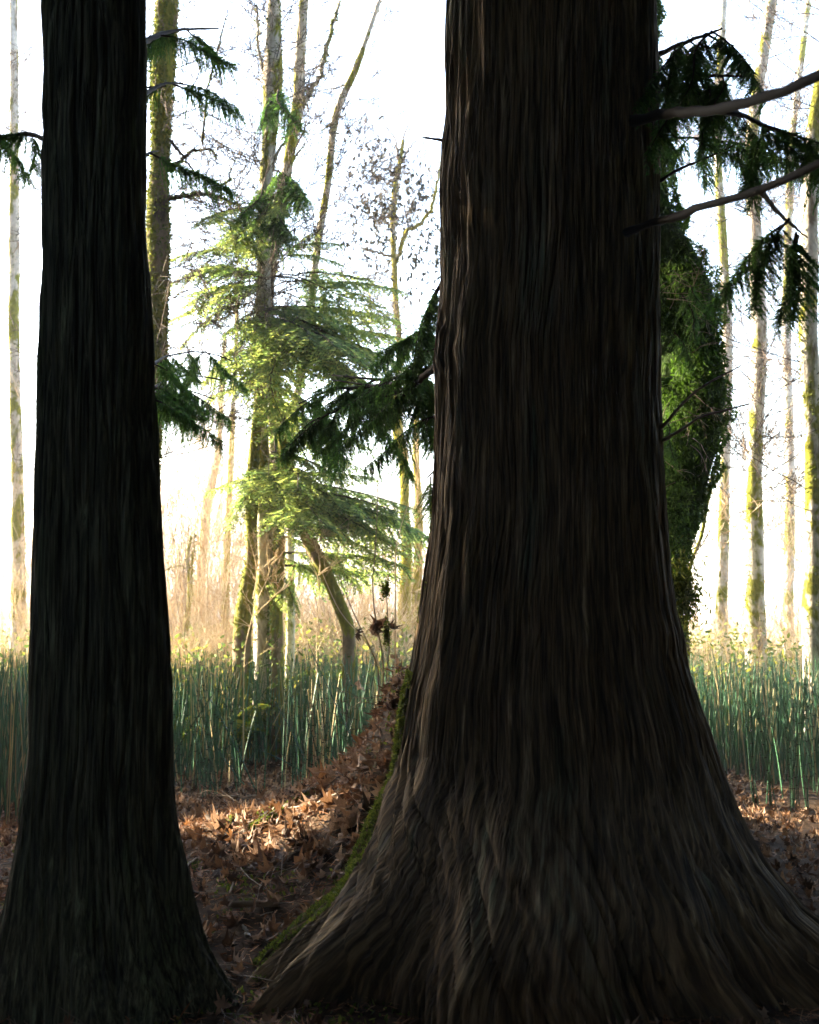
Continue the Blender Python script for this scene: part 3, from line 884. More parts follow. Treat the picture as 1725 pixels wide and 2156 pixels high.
add_twigs(t, B0, P, 44, .9, .006, M['twig_dark'], 5.0, 12, 3, .8, 0, kids=4)
m3 = MB()                                                        # hanging lichen and dead leaf bunches on its twigs
for cx_, cy_, n_ in [(z2(860, 970) + (260,)), (z2(1020, 920) + (220,)), (z2(760, 640) + (90,)), (z2(1010, 1400) + (420,)), (z2(900, 1500) + (220,)), (z2(1250, 1440) + (160,)), (z2(960, 1620) + (200,)), (z2(880, 1740) + (160,)),
                     (z2(1330, 1150) + (160,)), (z2(1420, 1240) + (140,)), (z2(1400, 1700) + (260,)), (z2(1350, 1850) + (220,)), (z2(1560, 1620) + (160,)), (z2(1420, 1980) + (180,)), (z2(1300, 2080) + (140,)), (z2(1200, 1200) + (220,))]:
    c = np.array([dp(cx_, cy_, 19)]) + rng.normal(size=(n_, 3)) * np.array([.26, .3, .22])
    c = c[np.argsort(rng.random(n_))]
    keep = fbm(c[:, 0] * 9, c[:, 2] * 6, 5) > .44
    c = c[keep]; fuzz(m3, c, rvec(len(c)), .085, .9, .25, 1.1)
link('hanging_leaves', m3.mesh('hanging_leaves', M['lichen'], B0), t)
t, B0, P, R = stem_tree('alder_tree', 'thinner golden mossy alder nearest to the big trunk', [(889, 700), (886, 780), (878, 873), z4(1300, 1700), z6(1380, 0), z6(1400, 300), z6(1410, 600), z6(1400, 1000), z6(1385, 1300), z6(1390, 1650)], [6, 8, 11, 13, 14, 15, 16, 17, 18, 20], 19.6, M['alder_moss'], M['moss_gold'], 2600, .38)
add_twigs(t, B0, P, 16, .9, .007, M['twig_grey'], 3, 9, 2, .5)
t, B0, P, R = stem_tree('alder_tree', 'pale leaning alder stem left of the clump with kinked trunk', [(475, 700), (468, 800), (465, 890), (461, 935), (457, 966), (453, 990), (444, 1024), (434, 1075), (430, 1137), (424, 1199), (416, 1281)], [8, 10, 11, 13, 15, 17, 20, 20, 20, 18, 22], 22, M['alder'], M['moss'], 1200, .5)
add_twigs(t, B0, P, 20, 1.5, .010, M['twig'], 2, 9, 2, .5)
t, B0, P, R = stem_tree('alder_tree', 'thin yellowish alder stem between the kinked stem and the clump', [(500, 600), (497, 760), (493, 838), (490, 884), (487, 972), (484, 1024), (480, 1120), (478, 1200), (474, 1290)], [8, 9, 10, 12, 13, 13, 14, 14, 16], 21, M['alder_moss'], M['moss_gold'], 900, .5)
add_twigs(t, B0, P, 20, 1.5, .010, M['twig'], 2, 9, 2, .5)
t, B0, P, R = stem_tree('alder_tree', 'slim forked mossy sapling in the bright gap beside the left cedar', [(402, 1128), (397, 1158), (394, 1189), (401, 1219), (401, 1250), (397, 1280), (391, 1320)], [4, 6, 8, 11, 11, 10, 12], 18, M['alder_moss'], M['moss'], 900, .36,
          branches=[dict(p=[(400, 1215), (405, 1189), (409, 1147), (411, 1120)], r=(8, 3), moss=150), dict(p=[(398, 1200), (380, 1190), (360, 1195), (345, 1203)], r=(4, 2), moss=40)], cat='sapling')

# mossy leaning maple behind the big trunk (right)
MY = 8.6
mpts = [dp(1300, -60, MY), dp(1325, 80, MY), dp(1335, 165, MY), dp(1340, 300, MY), dp(1348, 440, MY), dp(1385, 560, MY), dp(1420, 680, MY), dp(1440, 820, MY), dp(1438, 960, MY), dp(1418, 1090, MY), dp(1398, 1200, MY), dp(1382, 1320, MY), dp(1375, 1450, MY)]
mw = np.array([50, 52, 54, 50, 56, 78, 85, 82, 70, 54, 42, 34, 34]) / F * MY
B0 = (mpts[-1][0], MY, 0.6)
mapl = thing('maple_tree', 'swollen leaning maple trunk thick with dark moss right of the big trunk', 'tree', B0)
mpts.append(np.array([B0[0], MY, -.1])); mw = np.append(mw, mw[-1] * 1.3)
P = smooth_path(mpts, 60)
R = np.interp(-P[:, 2], [-p[2] for p in mpts], mw)
mb = MB(); V = tube(mb, P, R, 40, rough=.35, seed=4); link('trunk', mb.mesh('trunk', M['maple_moss'], B0), mapl)
n = 130000
i_ = rng.integers(0, 59, n); j_ = rng.integers(0, 40, n); a_ = rng.random((n, 2, 1))
Pm = V[i_, j_] * (1 - a_[:, 0]) + V[i_ + 1, j_] * a_[:, 0]; Pm = Pm * (1 - a_[:, 1]) + a_[:, 1] * (V[i_, (j_ + 1) % 40] * (1 - a_[:, 0]) + V[i_ + 1, (j_ + 1) % 40] * a_[:, 0])
Nm = Pm - P[i_]; Nm /= np.linalg.norm(Nm, axis=1)[:, None]
cl_ = fbm(Pm[:, 0] * 9 + Pm[:, 1] * 5, Pm[:, 2] * 7, 88, 3)
Pm = Pm + Nm * (np.clip(cl_ - .38, 0, 1) * .35)[:, None]; k_ = (cl_ > .3) & (Pm[:, 1] < MY + .3)
mb = MB(); fuzz(mb, Pm[k_], Nm[k_], .030, .9, .14, .5); link('moss', mb.mesh('moss', M['moss_dark'], B0), mapl)
for k, (x, y, dx, dy) in enumerate([(1432, 1262, .05, .2), (1424, 1230, .05, .22), (1440, 600, .3, .3), (1460, 780, .3, .35), (1410, 1100, .1, .3), (1400, 1000, .1, .3), (1430, 900, .2, .3)]):
    c = dp(x, y, MY - .35) + rng.normal(size=(1500, 3)) * np.array([.07, .06, .12])
    mb = MB(); fuzz(mb, c, rvec(len(c)), .04, .9, .14, .9); tag(link('moss_tuft', mb.mesh('moss_tuft', M['moss_dark'] if k > 1 else M['moss'], B0), mapl), kind='stuff')
mb = MB()
for k in range(26):
    x = random.uniform(1385, 1460); y = random.uniform(560, 1020)
    twigs(mb, dp(x, y, MY - .55), np.array([rng.uniform(-.6, .8), -.3, rng.uniform(-.6, .5)]), .22, .0035, 1, .8, .3)
link('twigs', mb.mesh('twigs', M['twig_grey'], B0), mapl)
for k, (a, tt) in enumerate([((1440, 620), (1470, 700)), ((1420, 700), (1470, 760)), ((1400, 880), (1430, 960)), ((1450, 600), (1480, 640))]):
    place_bough(mapl, B0, CED[k % 5], dp(*a, MY - .6), dp(*tt, MY - .8))

# thin leaning mossy stem at the far right of the photo + saplings beyond
t, B0, P, R = stem_tree('alder_tree', 'thin crooked mossy stem in the bright gap right of the big trunk', [(1500, 1000), (1478, 1130), (1469, 1150), (1454, 1190), (1447, 1225), (1448, 1260), (1446, 1300), (1440, 1325), (1446, 1345), (1446, 1400)], [7, 8, 8, 8, 8, 8, 8, 11, 14, 12], 12, M['alder_dark'], M['moss'], 500, .35, size=.035)
add_twigs(t, B0, P, 14, .7, .006, M['twig'], 1, 9, 2, .5)
for k, (x, w, Y, lab) in enumerate([(1520, 22, 18, 'pale alder trunk beyond the mossy maple, first in the right-hand gap'), (1590, 34, 15, 'wide mossy alder trunk in the middle of the right-hand gap'), (1660, 20, 21, 'distant pale alder trunk between two mossy ones on the right'), (1712, 40, 13, 'mossy alder trunk at the far right edge'), (40, 26, 19, 'pale alder trunk left of the slender left cedar')]):
    t, B0, P, R = stem_tree('alder_tree', lab, [(x + 14 + random.uniform(-50, 50), -60), (x + 8 + random.uniform(-22, 22), 300), (x + random.uniform(-16, 16), 700), (x + 4 + random.uniform(-8, 8), 1000), (x, 1290)], [w * .7, w * .8, w, w, w * 1.2], Y, M['alder'], M['moss'], 3000, .42)
    add_twigs(t, B0, P, 40, 1.3, .009, M['twig_dark'], 2.5, 10, 3, .6)

# ------------------------------------------------------------------ shrubs, brush and meadow
def shrub_mesh(seed, mat, h=1.7, stems=9, depth=3, spread=.55, kids=4):
    global rng
    keep = rng; rng = np.random.default_rng(seed)
    mb = MB()
    for k in range(stems):
        a = rng.uniform(0, 6.28); l = rng.uniform(.15, .6)
        twigs(mb, np.array([math.cos(a) * .12, math.sin(a) * .12, 0]), np.array([math.cos(a) * l, math.sin(a) * l, 1.]), h * rng.uniform(.5, .8), .007, depth, spread, 0, .5, kids, .0018)
    rng = keep
    return mb.mesh('bare_shrub', mat)


SH = [shrub_mesh(300 + k, M['twig'], 1.9, 8, 3, .6) for k in range(4)]
spots = [(x, Y) for Y in (15.5, 17, 18.5, 20, 22, 24, 27) for x in range(330, 920, 66)] + [(x, Y) for Y in (15, 19, 25) for x in (-60, 20, 90, 1440, 1500, 1570, 1640, 1720, 1790)]
for k, (x, Y) in enumerate(spots):
    Y = Y + random.uniform(-1, 1); x += random.uniform(-35, 35)
    if 560 < x < 800 and Y < 16.4: continue
    p = dp(x, 1400, Y)
    o = link('bare_shrub', SH[k % 4], None, (p[0], Y, -.03)); s = random.uniform(.7, 1.15) * (1 + (Y - 16) * .02)
    o.scale = (s, s, s); o.rotation_euler = (0, 0, random.uniform(0, 6.28))
    tag(o, 'bare pale-twigged shrub standing in the sunlit thicket beyond the horsetails', 'shrub', 'bare shrubs in the thicket behind the meadow')

for k in range(17):
    x = random.choice((random.uniform(335, 520), random.uniform(335, 520), random.uniform(640, 900), random.uniform(1440, 1800), random.uniform(-60, 100))); Y = random.uniform(17, 27)
    p = dp(x, 1400, Y); o = link('bare_sapling', SH[k % 4], None, (p[0], Y, -.03)); s = random.uniform(1.0, 1.5); o.scale = (s, s, s * random.uniform(1.5, 2.1)); o.rotation_euler = (0, 0, random.uniform(0, 6.28))
    tag(o, 'tall bare sapling with a haze of fine pale twigs against the white sky', 'sapling', 'tall bare saplings in the bright gaps')

SHD = [shrub_mesh(340 + k, M['twig' if k == 1 else 'twig_grey'], 1.9, 3, 3, .6, 4) for k in range(3)]
for k in range(12):
    x = (random.uniform(335, 540), random.uniform(335, 540), random.uniform(335, 540), random.uniform(720, 910))[k % 4]; Y = random.uniform(16, 22)
    p = dp(x, 1400, Y); o = link('thin_sapling', SHD[k % 3], None, (p[0], Y, -.03)); s = random.uniform(1.0, 1.5); o.scale = (s, s, s * random.uniform(1.3, 2.3)); o.rotation_euler = (0, 0, random.uniform(0, 6.28))
    tag(o, 'thin brown-twigged sapling in the gap between the stems of the clearing', 'sapling', 'thin brown saplings in the clearing')

# particular bare saplings in front of the clump
def cane(label, paths, mat, r=(.007, .003), Y=12.5, nt=10, L=.35, cat='shrub', name='bare_sapling'):
    b = dp(*paths[0][-1], Y); b[2] = float(height(b[0], b[1])) - .02
    t = thing(name, label, cat, tuple(b))
    for i, pp in enumerate(paths):
        W = [dp(x, y, Y) for x, y in pp]
        if i == 0: W.append(b)
        P = smooth_path(W, 24); mb = MB(); tube(mb, P, np.linspace(r[1], r[0], 24), 5, rnd=.8); link('stem', mb.mesh('stem', mat, b), t)
        if nt:
            mb = MB()
            for k in range(nt):
                q = P[int(rng.integers(2, 14))]; a = rng.uniform(-1, 1)
                twigs(mb, q, np.array([a, rng.uniform(-.4, .4), .6]), L * rng.uniform(.4, 1), r[1], 2, .7, 0, .3, 3)
            link('twigs', mb.mesh('twigs', mat, b), t)
    return t, b


cane('pale bare sapling with reddish forked twigs in front of the dark-footed stem', [[z5(1260, 830), z5(1240, 970), z5(1300, 1130), z5(1230, 1250), z5(1130, 1450), z5(1090, 1650), z5(1030, 1850), z5(1020, 2050)], [z5(1090, 850), z5(1140, 1030), z5(1150, 1200), z5(1110, 1400)],
      [z5(1450, 860), z5(1400, 950), z5(1290, 1050)], [z5(1500, 1250), z5(1350, 1350), z5(1200, 1500), z5(1120, 1560)]], M['twig'], Y=12.8)
cane('bare reddish sapling with many fine forks in front of the leaning stem', [[z6(250, 900), z6(330, 1070), z6(380, 1160), z6(400, 1500), z6(360, 1650), z6(365, 1950)], [z6(360, 780), z6(400, 1060), z6(390, 1160)], [z6(620, 1010), z6(480, 1080), z6(400, 1140)], [z6(340, 800), z6(370, 930)]], M['twig'], Y=12.6)
for lab, pth in (('tall thin straight cane rising beside the big trunk past the hemlock boughs', [[z6(990, 180), z6(985, 500), z6(960, 1000), z6(930, 1200), z6(960, 1600), z6(1010, 1800), z6(1050, 2050)]]),
                 ('thin dark cane curving down left of the hanging dead leaves', [[z6(590, 1150), z6(640, 1280), z6(700, 1450), z6(790, 1650), z6(880, 1830), z6(1000, 2100)]]),
                 ('long pale cane leaning left over the horsetails', [[z6(420, 1130), z6(520, 1370), z6(600, 1530), z6(720, 1680), z6(850, 1800), z6(960, 1990), z6(1060, 2200)]]),
                 ('thin cane with a moss tuft on its tip beside the big trunk', [[z6(1100, 1150), z6(1080, 1400), z6(1100, 1700), z6(1110, 1900), z6(1080, 2150)]]),
                 ('short pale cane leaning right below the hemlock', [[z6(1300, 430), z6(1240, 620), z6(1170, 830)], ])):
    t, b = cane(lab, pth, M['twig'] if 'pale' in lab else M['twig_grey'], (.007, .003), 8.6, 0, name='bare_cane')
    if 'moss tuft' in lab:
        c = dp(*z6(1070, 1310), 8.6) + rng.normal(size=(500, 3)) * np.array([.014, .014, .03])
        mb = MB(); fuzz(mb, c, rvec(500), .018, .9, .3); link('moss', mb.mesh('moss', M['moss'], b), t)
        c = dp(*z6(1085, 1760), 8.6) + rng.normal(size=(500, 3)) * np.array([.012, .012, .045])
        mb = MB(); fuzz(mb, c, rvec(500), .018, .9, .3, .5); link('moss', mb.mesh('moss', M['moss'], b), t)
        CANE = (t, b)

# dry grass / stalk thicket band
def stalks(name, n, region, hmin, hmax, w, mat, lean=.25, leaf=0):
    X = rng.uniform(-1, 1, n); Yv = region[0] + (region[1] - region[0]) * rng.random(n) ** 1.2
    X = X * Yv * .42
    A = np.stack([X, Yv, height(X, Yv)], 1)
    h = rng.uniform(hmin, hmax, n)[:, None] * (.7 + .6 * fbm(X * .6, Yv * .6, 12))[:, None]
    D = np.stack([rng.normal(size=n) * lean, rng.normal(size=n) * lean, np.ones(n)], 1) * h
    W = np.stack([np.ones(n), rng.normal(size=n) * .5, np.zeros(n)], 1) * w
    mb = MB(); strips(mb, A, D, W, rng.random(n)); return mb


mb = stalks('dry', 20000, (13.5, 34), .4, .95, .006, None)
tag(link('dry_grass', mb.mesh('dry_grass', M['dry'])), kind='stuff')
n = 52000
Yv = rng.uniform(12.8, 24, n); X = rng.uniform(-.42, .42, n) * Yv
cl_ = fbm(X * .8, Yv * .8, 55); k_ = rng.random(n) < np.clip((cl_ - .35) * 5, .05, 1); X = X[k_]; Yv = Yv[k_]; n = len(X)
c = np.stack([X, Yv, rng.uniform(.5, 1.75, n) * np.clip(.62 + (cl_[k_] - .4), .5, 1.0)], 1)
mb = MB(); fuzz(mb, c, rvec(n), .06, .9, .25, .2)
tag(link('undergrowth', mb.mesh('undergrowth', M['leafgreen'])), kind='stuff')

# ferns
def fern_frond(seed):
    r = np.random.default_rng(seed); A, D, W, Rn = [], [], [], []
    t = np.linspace(0, 1, 34); ax = np.stack([t * .75, np.zeros(34), 1.05 * t - .62 * t ** 2.4], 1)
    for k in range(4, 34):
        for s in (-1, 1):
            l = .16 * math.sin(math.pi * min(1, .12 + t[k] * .86)) ** .7
            A.append(ax[k]); D.append(np.array([.25, s, -.25]) * l); W.append(np.array([.012, 0, .006])); Rn.append(r.random())
    m = MB(); strips(m, np.array(A), np.array(D), np.array(W), np.array(Rn)); tube(m, ax[::3], .004, 3)
    return m.mesh('frond', M['fern'])


FR = [fern_frond(k) for k in range(2)]
for x, Y, s, lab in ((415, 12.5, 1.0, 'green fern poking out of the horsetails near the left cedar'), (478, 13, 1.25, 'yellowing fern with tall arching fronds left of the pale sapling'), (520, 14, 1.3, 'yellow-green fern just right of the pale sapling'), (565, 14.5, 1.3, 'fern under the dark mossy stem'),
                     (655, 14, 1.35, 'light green fern below the leaning stem'), (790, 15, 1.4, 'fern in the bright grass near the big trunk')):
    p = dp(x, 1350, Y); t = thing('fern', lab, 'fern', (p[0], Y, 0))
    for k in range(9):
        o = link('frond', FR[k % 2], t); o.rotation_euler = (random.uniform(-.15, .15), random.uniform(-.35, .1), k * .7 + random.uniform(-.2, .2)); ss = s * random.uniform(.8, 1.1); o.scale = (ss, ss, ss)

# ------------------------------------------------------------------ horsetails
def horsetail_geo(mb, A, H, lean, r, rnd, bend, seg=4):
    n = len(A); t = np.linspace(0, 1, seg + 1)
    D = np.stack([lean[:, 0], lean[:, 1], np.sqrt(np.clip(1 - (lean ** 2).sum(1), .1, 1))], 1)
    C = A[:, None] + D[:, None] * (H[:, None] * t[None])[..., None]
    C[..., 0] += bend[:, :1] * t[None] ** 2 * H[:, None]; C[..., 1] += bend[:, 1:] * t[None] ** 2 * H[:, None]
    th = np.linspace(0, 2 * math.pi, 4)[:-1]
    ring = np.stack([np.cos(th), np.sin(th), 0 * th], 1)
    V = C[:, :, None] + ring[None, None] * (r[:, None] * (1 - .45 * t[None] ** 3))[..., None, None]
    i = np.arange(n)[:, None, None] * (3 * (seg + 1)) + np.arange(seg)[None, :, None] * 3; j = np.arange(3)[None, None]; k = (j + 1) % 3
    q = np.stack([i + j, i + k, i + 3 + k, i + 3 + j], -1).reshape(-1, 4)
    mb.add(V.reshape(-1, 3), quads=q, rnd=np.repeat(rnd, 3 * (seg + 1)))


def field(n, y0, y1, xr=.46):
    Yv = y0 + (y1 - y0) * rng.random(n) ** .9; X = rng.uniform(-xr, xr, n) * Yv
    return X, Yv


X, Yv = field(70000, 8.3, 19)
den = fbm(X * 1.3, Yv * 1.3, 61, 3) + .30 * sstep(10.5, 13.5, Yv) - .03
edge = 8.35 + .5 * fbm(X * 1.5, 0 * X, 63) + 1.1 * sstep(-2.2, -1.0, X) + .5 * np.exp(-((X + 1.15) / .28) ** 2) * 2
gap = np.exp(-((X + 1.35) / .28) ** 2 - ((Yv - 11.2) / 1.2) ** 2)          # opening where leaf litter shows
k_ = (rng.random(len(X)) < np.clip((den - .40) * 4, 0, 1) * (1 - .9 * gap)) & (Yv > edge) & (height(X, Yv) < .45)
X = X[k_][:13500]; Yv = Yv[k_][:13500]; n = len(X)
Hh = rng.triangular(.55, 1.08, 1.28, n) * (.85 + .3 * fbm(X * .9, Yv * .9, 66))
rr = rng.random(n); rd = np.where(rng.random(n) < .17, rng.uniform(.84, 1, n), rng.uniform(0, .78, n))
lean = rng.normal(size=(n, 2)) * .085; far_lean = rng.random(n) < .06; lean[far_lean] *= 4
bend = rng.normal(size=(n, 2)) * .03
A = np.stack([X, Yv, height(X, Yv) - .01], 1)
rad = rng.uniform(.005, .0085, n) * (1 + (Yv - 10) * .03)
d_show = Yv + np.abs(X) * .2
near = np.argsort(d_show)
# the 300 nearest that stand inside the picture and are not behind the trunks are objects of their own
vis = [i for i in near if -.235 * .87 < X[i] / Yv[i] < -.01 or X[i] / Yv[i] > .225][:288]
mask_far = np.ones(n, bool); mask_far[vis] = False
mb = MB(); horsetail_geo(mb, A[mask_far], Hh[mask_far], lean[mask_far], rad[mask_far], rd[mask_far], bend[mask_far])
tag(link('horsetails', mb.mesh('horsetails', M['horsetail'])), kind='stuff')


def ht_mesh(tone, b, seed):
    m = MB(); horsetail_geo(m, np.zeros((1, 3)), np.array([1.]), np.zeros((1, 2)), np.array([.0048]), np.array([tone]), np.array([[b, 0]]), 7)
    nds = MB()
    for k in range(1, 10):
        z = k / 10.2; x = b * z * z
        tube(nds, [(x, 0, z - .004), (x, 0, z + .004)], .0058, 5)
    V1 = np.concatenate(m.V); V2 = np.concatenate(nds.V); q1 = np.concatenate(m.Fq); q2 = np.concatenate(nds.Fq)
    mm = MB(); mm.V = [V1, V2]; mm.A = [np.concatenate(m.A), np.full(len(V2), .1, np.float32)]; mm.Fq = [q1, q2 + len(V1)]; mm.n = len(V1) + len(V2)
    me = mm.mesh('horsetail', M['horsetail']); me.materials.append(M['node'])
    mi = np.zeros(len(q1) + len(q2), np.int32); mi[len(q1):] = 1; me.polygons.foreach_set('material_index', mi)
    return me


HT = [ht_mesh(t_, b_, k) for k, (t_, b_) in enumerate([(.1, .02), (.3, -.03), (.45, .04), (.6, 0), (.7, .05), (.2, -.05), (.92, .03), (.98, -.02)])]
for i in vis:
    me = HT[6 + int(i) % 2] if rd[i] > .8 else HT[int(i) % 6]
    o = link('horsetail', me, None, tuple(A[i]))
    s = float(Hh[i]); o.scale = (1.0 * rad[i] / .0048, rad[i] / .0048, s)
    o.rotation_euler = (float(-lean[i, 1]), float(lean[i, 0]), float(rng.uniform(0, 6.28)) if abs(lean[i]).max() < .15 else 0)
    if rd[i] > .8: tag(o, 'dead straw-coloured horsetail stem among the green ones at the near edge of the stand', 'horsetail', 'dead horsetail stems at the near edge')
    else: tag(o, 'upright dark green jointed horsetail stem at the near edge of the stand', 'horsetail', 'green horsetail stems at the near edge')
# fallen / leaning long stems seen crossing the stand
z7 = lambda x, y: Z(x, y, 4.107, 380, 1550)
for lab, a, b, Y, tone in (('dark horsetail stem leaning far to the right across the left stand', z7(150, 1450), z7(640, 650), 9.9, 0), ('long dark horsetail leaning left in front of the right stand', z7(2080, 2560 - 1290), z7(1560, 220), 9.6, 0), ('dark stem slanting down from the middle of the stand to the leaf pile', z7(1560, 1420), z7(1300, 800), 9.5, 1),
                           ('low horsetail stem lying tilted near the leaf pile', z7(1540, 1530), z7(1090, 1250), 9.3, 1), ('fallen green stem crossing the foot of the stand', z7(940, 1660), z7(600, 1290), 9.5, 2), ('pale broken stem lying across the tops of the left stand', z7(660, 560), z7(280, 270), 11, 6),
                           ('straw-coloured stem tilted right in the open patch', z7(1230, 1050), z7(1410, 730), 11, 7), ('tall dark horsetail nearest to the leaf pile', z7(1430, 1640), z7(1400, 640), 9.2, 0)):
    p, q = dp(*a, Y), dp(*b, Y)
    v = Vector(q - p); o = link('leaning_horsetail', HT[tone], None, tuple(p)); o.rotation_mode = 'QUATERNION'; o.rotation_quaternion = Vector((0, 0, 1)).rotation_difference(v); o.scale = (1.2, 1.2, v.length)
    tag(o, lab, 'horsetail')

# ------------------------------------------------------------------ leaf litter
OUT = [(0, 1.0), (14, .62), (28, .78), (40, .98), (52, .60), (66, .72), (82, .90), (100, .50), (125, .55), (150, .42), (180, .12)]


def leaf_mesh_geo(seed, curl):
    r = np.random.default_rng(seed)
    pts = []
    for s in (1, -1):
        L = OUT if s == 1 else OUT[1:-1][::-1]
        for a, q in L:
            a_ = math.radians(a) * s; q = q * r.uniform(.85, 1.12) * .5; pts.append((math.cos(a_) * q, math.sin(a_) * q))
    pts = np.array(pts)
    inner = pts * .5
    P = np.concatenate([[(0, 0)], inner, pts])
    z = curl[0] * P[:, 0] ** 2 * 2.4 + curl[1] * P[:, 1] ** 2 * 2.4 + .10 * np.sin(P[:, 0] * 11 + seed) * np.abs(P[:, 1]) * 2 + r.uniform(-.05, .05, len(P))
    V = np.stack([P[:, 0], P[:, 1], z], 1); m = len(pts)
    # roll the sides in
    T = [(0, 1 + k, 1 + (k + 1) % m) for k in range(m)]
    Q = [(1 + k, 1 + m + k, 1 + m + (k + 1) % m, 1 + (k + 1) % m) for k in range(m)]
    return V, np.array(T), np.array(Q)


CURLS = [(.5, .9), (-.4, 1.1), (.9, .2), (-.7, -.5), (.2, 1.6), (1.2, -.5), (-.3, .4)]
LG = [leaf_mesh_geo(k, CURLS[k]) for k in range(7)]
LM = []
for V, T, Q in LG:
    m = MB(); m.add(V, quads=Q, tris=T); tube(m, np.array([(-.03, 0, .01), (-.25, .02, .03), (-.5, .06, .0)]), .008, 3); LM.append(m.mesh('dead_leaf', M['leaf']))


def hit_ground(x, y):
    d = dp(x, y, 1.0) - np.array([0, 0, EYE]); t = 3.5
    while t < 16:
        p = np.array([0, 0, EYE]) + d * t
        if p[2] <= height(p[0], p[1]): return p
        t += .03
    return None


def in_tree(p):
    cx, rx, cy, ry, fl = profB(p[2])
    return ((p[0] - cx) / rx) ** 2 + ((p[1] - cy) / ry) ** 2 < .92


def rand_rot(p, tilt):
    e = .05
    gxn = (height(p[0] + e, p[1]) - height(p[0] - e, p[1])) / (2 * e); gyn = (height(p[0], p[1] + e) - height(p[0], p[1] - e)) / (2 * e)
    nrm = Vector((-gxn, -gyn, 1)).normalized()
    q = Vector((0, 0, 1)).rotation_difference(nrm)
    from mathutils import Quaternion, Euler
    return q @ Euler((random.gauss(0, tilt), random.gauss(0, tilt), random.uniform(0, 6.28))).to_quaternion()


cnt = 0; tries = 0
while cnt < 296 and tries < 4000:
    tries += 1
    x = random.uniform(348, 880); y = random.uniform(1440, 2010)
    p = hit_ground(x, y)
    if p is None or p[1] > 10.5 or in_tree(p): continue
    if y > 1830 and random.random() < .6: continue
    o = link('dead_leaf', LM[cnt % 7], ground, (p[0], p[1], float(height(p[0], p[1])) + random.uniform(.015, .045)))
    o.rotation_mode = 'QUATERNION'; o.rotation_quaternion = rand_rot(p, .5); s = random.uniform(.075, .145) * (.75 if y > 1860 else 1); o.scale = (s, s, s)
    cnt += 1

mb = MB(); NL = 15000
X = rng.uniform(-3.4, 3.2, NL); Yv = rng.uniform(3.2, 13.5, NL)
Hh = height(X, Yv)
for i in range(NL):
    p = (X[i], Yv[i], Hh[i])
    if in_tree(p): continue
    if Yv[i] < 6.2 and rng.random() < .65: continue
    V, T, Q = LG[i % 7]; q = rand_rot(p, .55).to_matrix(); s = random.uniform(.03, .10)
    mb.add((V * s) @ np.array(q).T + np.array(p) + np.array([0, 0, random.uniform(0, .035)]), quads=Q, tris=T, rnd=random.random())
lo = tag(link('leaf_litter', mb.mesh('leaf_litter', M['litter'])), kind='stuff'); lo.parent = ground
# fine debris: cedar sprays, needles, twiglets
n = 42000
X = rng.uniform(-3.2, 1.6, n); Yv = rng.uniform(3.6, 10.2, n)
A = np.stack([X, Yv, height(X, Yv) + rng.uniform(0, .03, n)], 1)
a = rng.uniform(0, 6.28, n); L = rng.uniform(.015, .075, n)
D = np.stack([np.cos(a) * L, np.sin(a) * L, rng.normal(size=n) * .3 * L], 1); W = np.stack([-np.sin(a), np.cos(a), rng.normal(size=n) * .5], 1) * rng.uniform(.0012, .004, n)[:, None]
mb = MB(); strips(mb, A, D, W, rng.random(n)); o = tag(link('forest_debris', mb.mesh('forest_debris', M['debris'])), kind='stuff'); o.parent = ground
# low moss cushions on the ground
n = 16000
X = rng.uniform(-2.6, .6, n); Yv = rng.uniform(4., 9., n)
k_ = fbm(X * 1.6 + Yv * .9, Yv * 1.7 - X * .8, 91, 3) > .53; X = X[k_]; Yv = Yv[k_]
A = np.stack([X, Yv, height(X, Yv) + .01], 1); mb = MB(); fuzz(mb, A, np.tile([0, 0, 1.], (len(A), 1)), .025, .7, .25)
o = tag(link('ground_moss', mb.mesh('ground_moss', M['moss'])), kind='stuff'); o.parent = ground

# dead leaves caught on the canes
t, b = CANE
for k, (x, y, s) in enumerate([(z6(945, 1680) + (.12,)), (z6(1015, 1690) + (.10,)), (z6(930, 1740) + (.09,)), (z6(770, 1750) + (.08,)), (z6(1120, 1690) + (.08,)), (z7(2110, 640) + (.09,)), (z6(1180, 2010) + (.09,))]):
    p = dp(x, y, 8.6); o = link('hanging_leaf', LM[k % 7], t); o.location = p - np.array(b); o.rotation_euler = (random.uniform(.8, 2), random.uniform(-.7, .7), random.uniform(0, 6)); o.scale = (s * 1.5,) * 3

# fallen sticks
zg = lambda x, y: Z(x, y, 2.782, 380, 1900)
sticks = [('pale forked twig lying on the dark litter beside the left cedar', [zg(130, 830), zg(230, 765), zg(335, 680)], .007, 'a'), ('short pale upright-looking twig in the dark foreground litter', [zg(540, 950), zg(560, 860), zg(575, 800)], .006, 'a'),
          ('long thin dark stick curving across the litter below the sunny streak', [zg(420, 800), zg(600, 805), zg(800, 750), zg(990, 670)], .007, 'b'), ('long straight stick running along the sunlit streak', [zg(640, 470), zg(900, 370), zg(1150, 320), zg(1420, 200)], .009, 'b'),
          ('long grey stick lying at the foot of the horsetails', [zg(280, 240), zg(500, 262), zg(700, 262), zg(900, 190), zg(990, 160)], .008, 'b'), ('bent twig hanging over the dark litter', [zg(690, 550), zg(620, 660), zg(605, 780), zg(700, 870), zg(770, 910)], .004, 'a'),
          ('short stick pointing up toward the sunny streak', [zg(945, 610), zg(1000, 530), zg(1035, 460)], .006, 'a'), ('pale stick leaning on the moss-edged root', [zg(1255, 850), zg(1290, 760), zg(1330, 705)], .012, 'a'),
          ('short broken stick at the bottom edge of the litter', [zg(665, 1260), zg(640, 1210), zg(625, 1180)], .010, 'a'), ('thin stick ending at the big root in the dark foreground', [zg(890, 1200), zg(920, 1150), zg(990, 1100)], .005, 'a')]
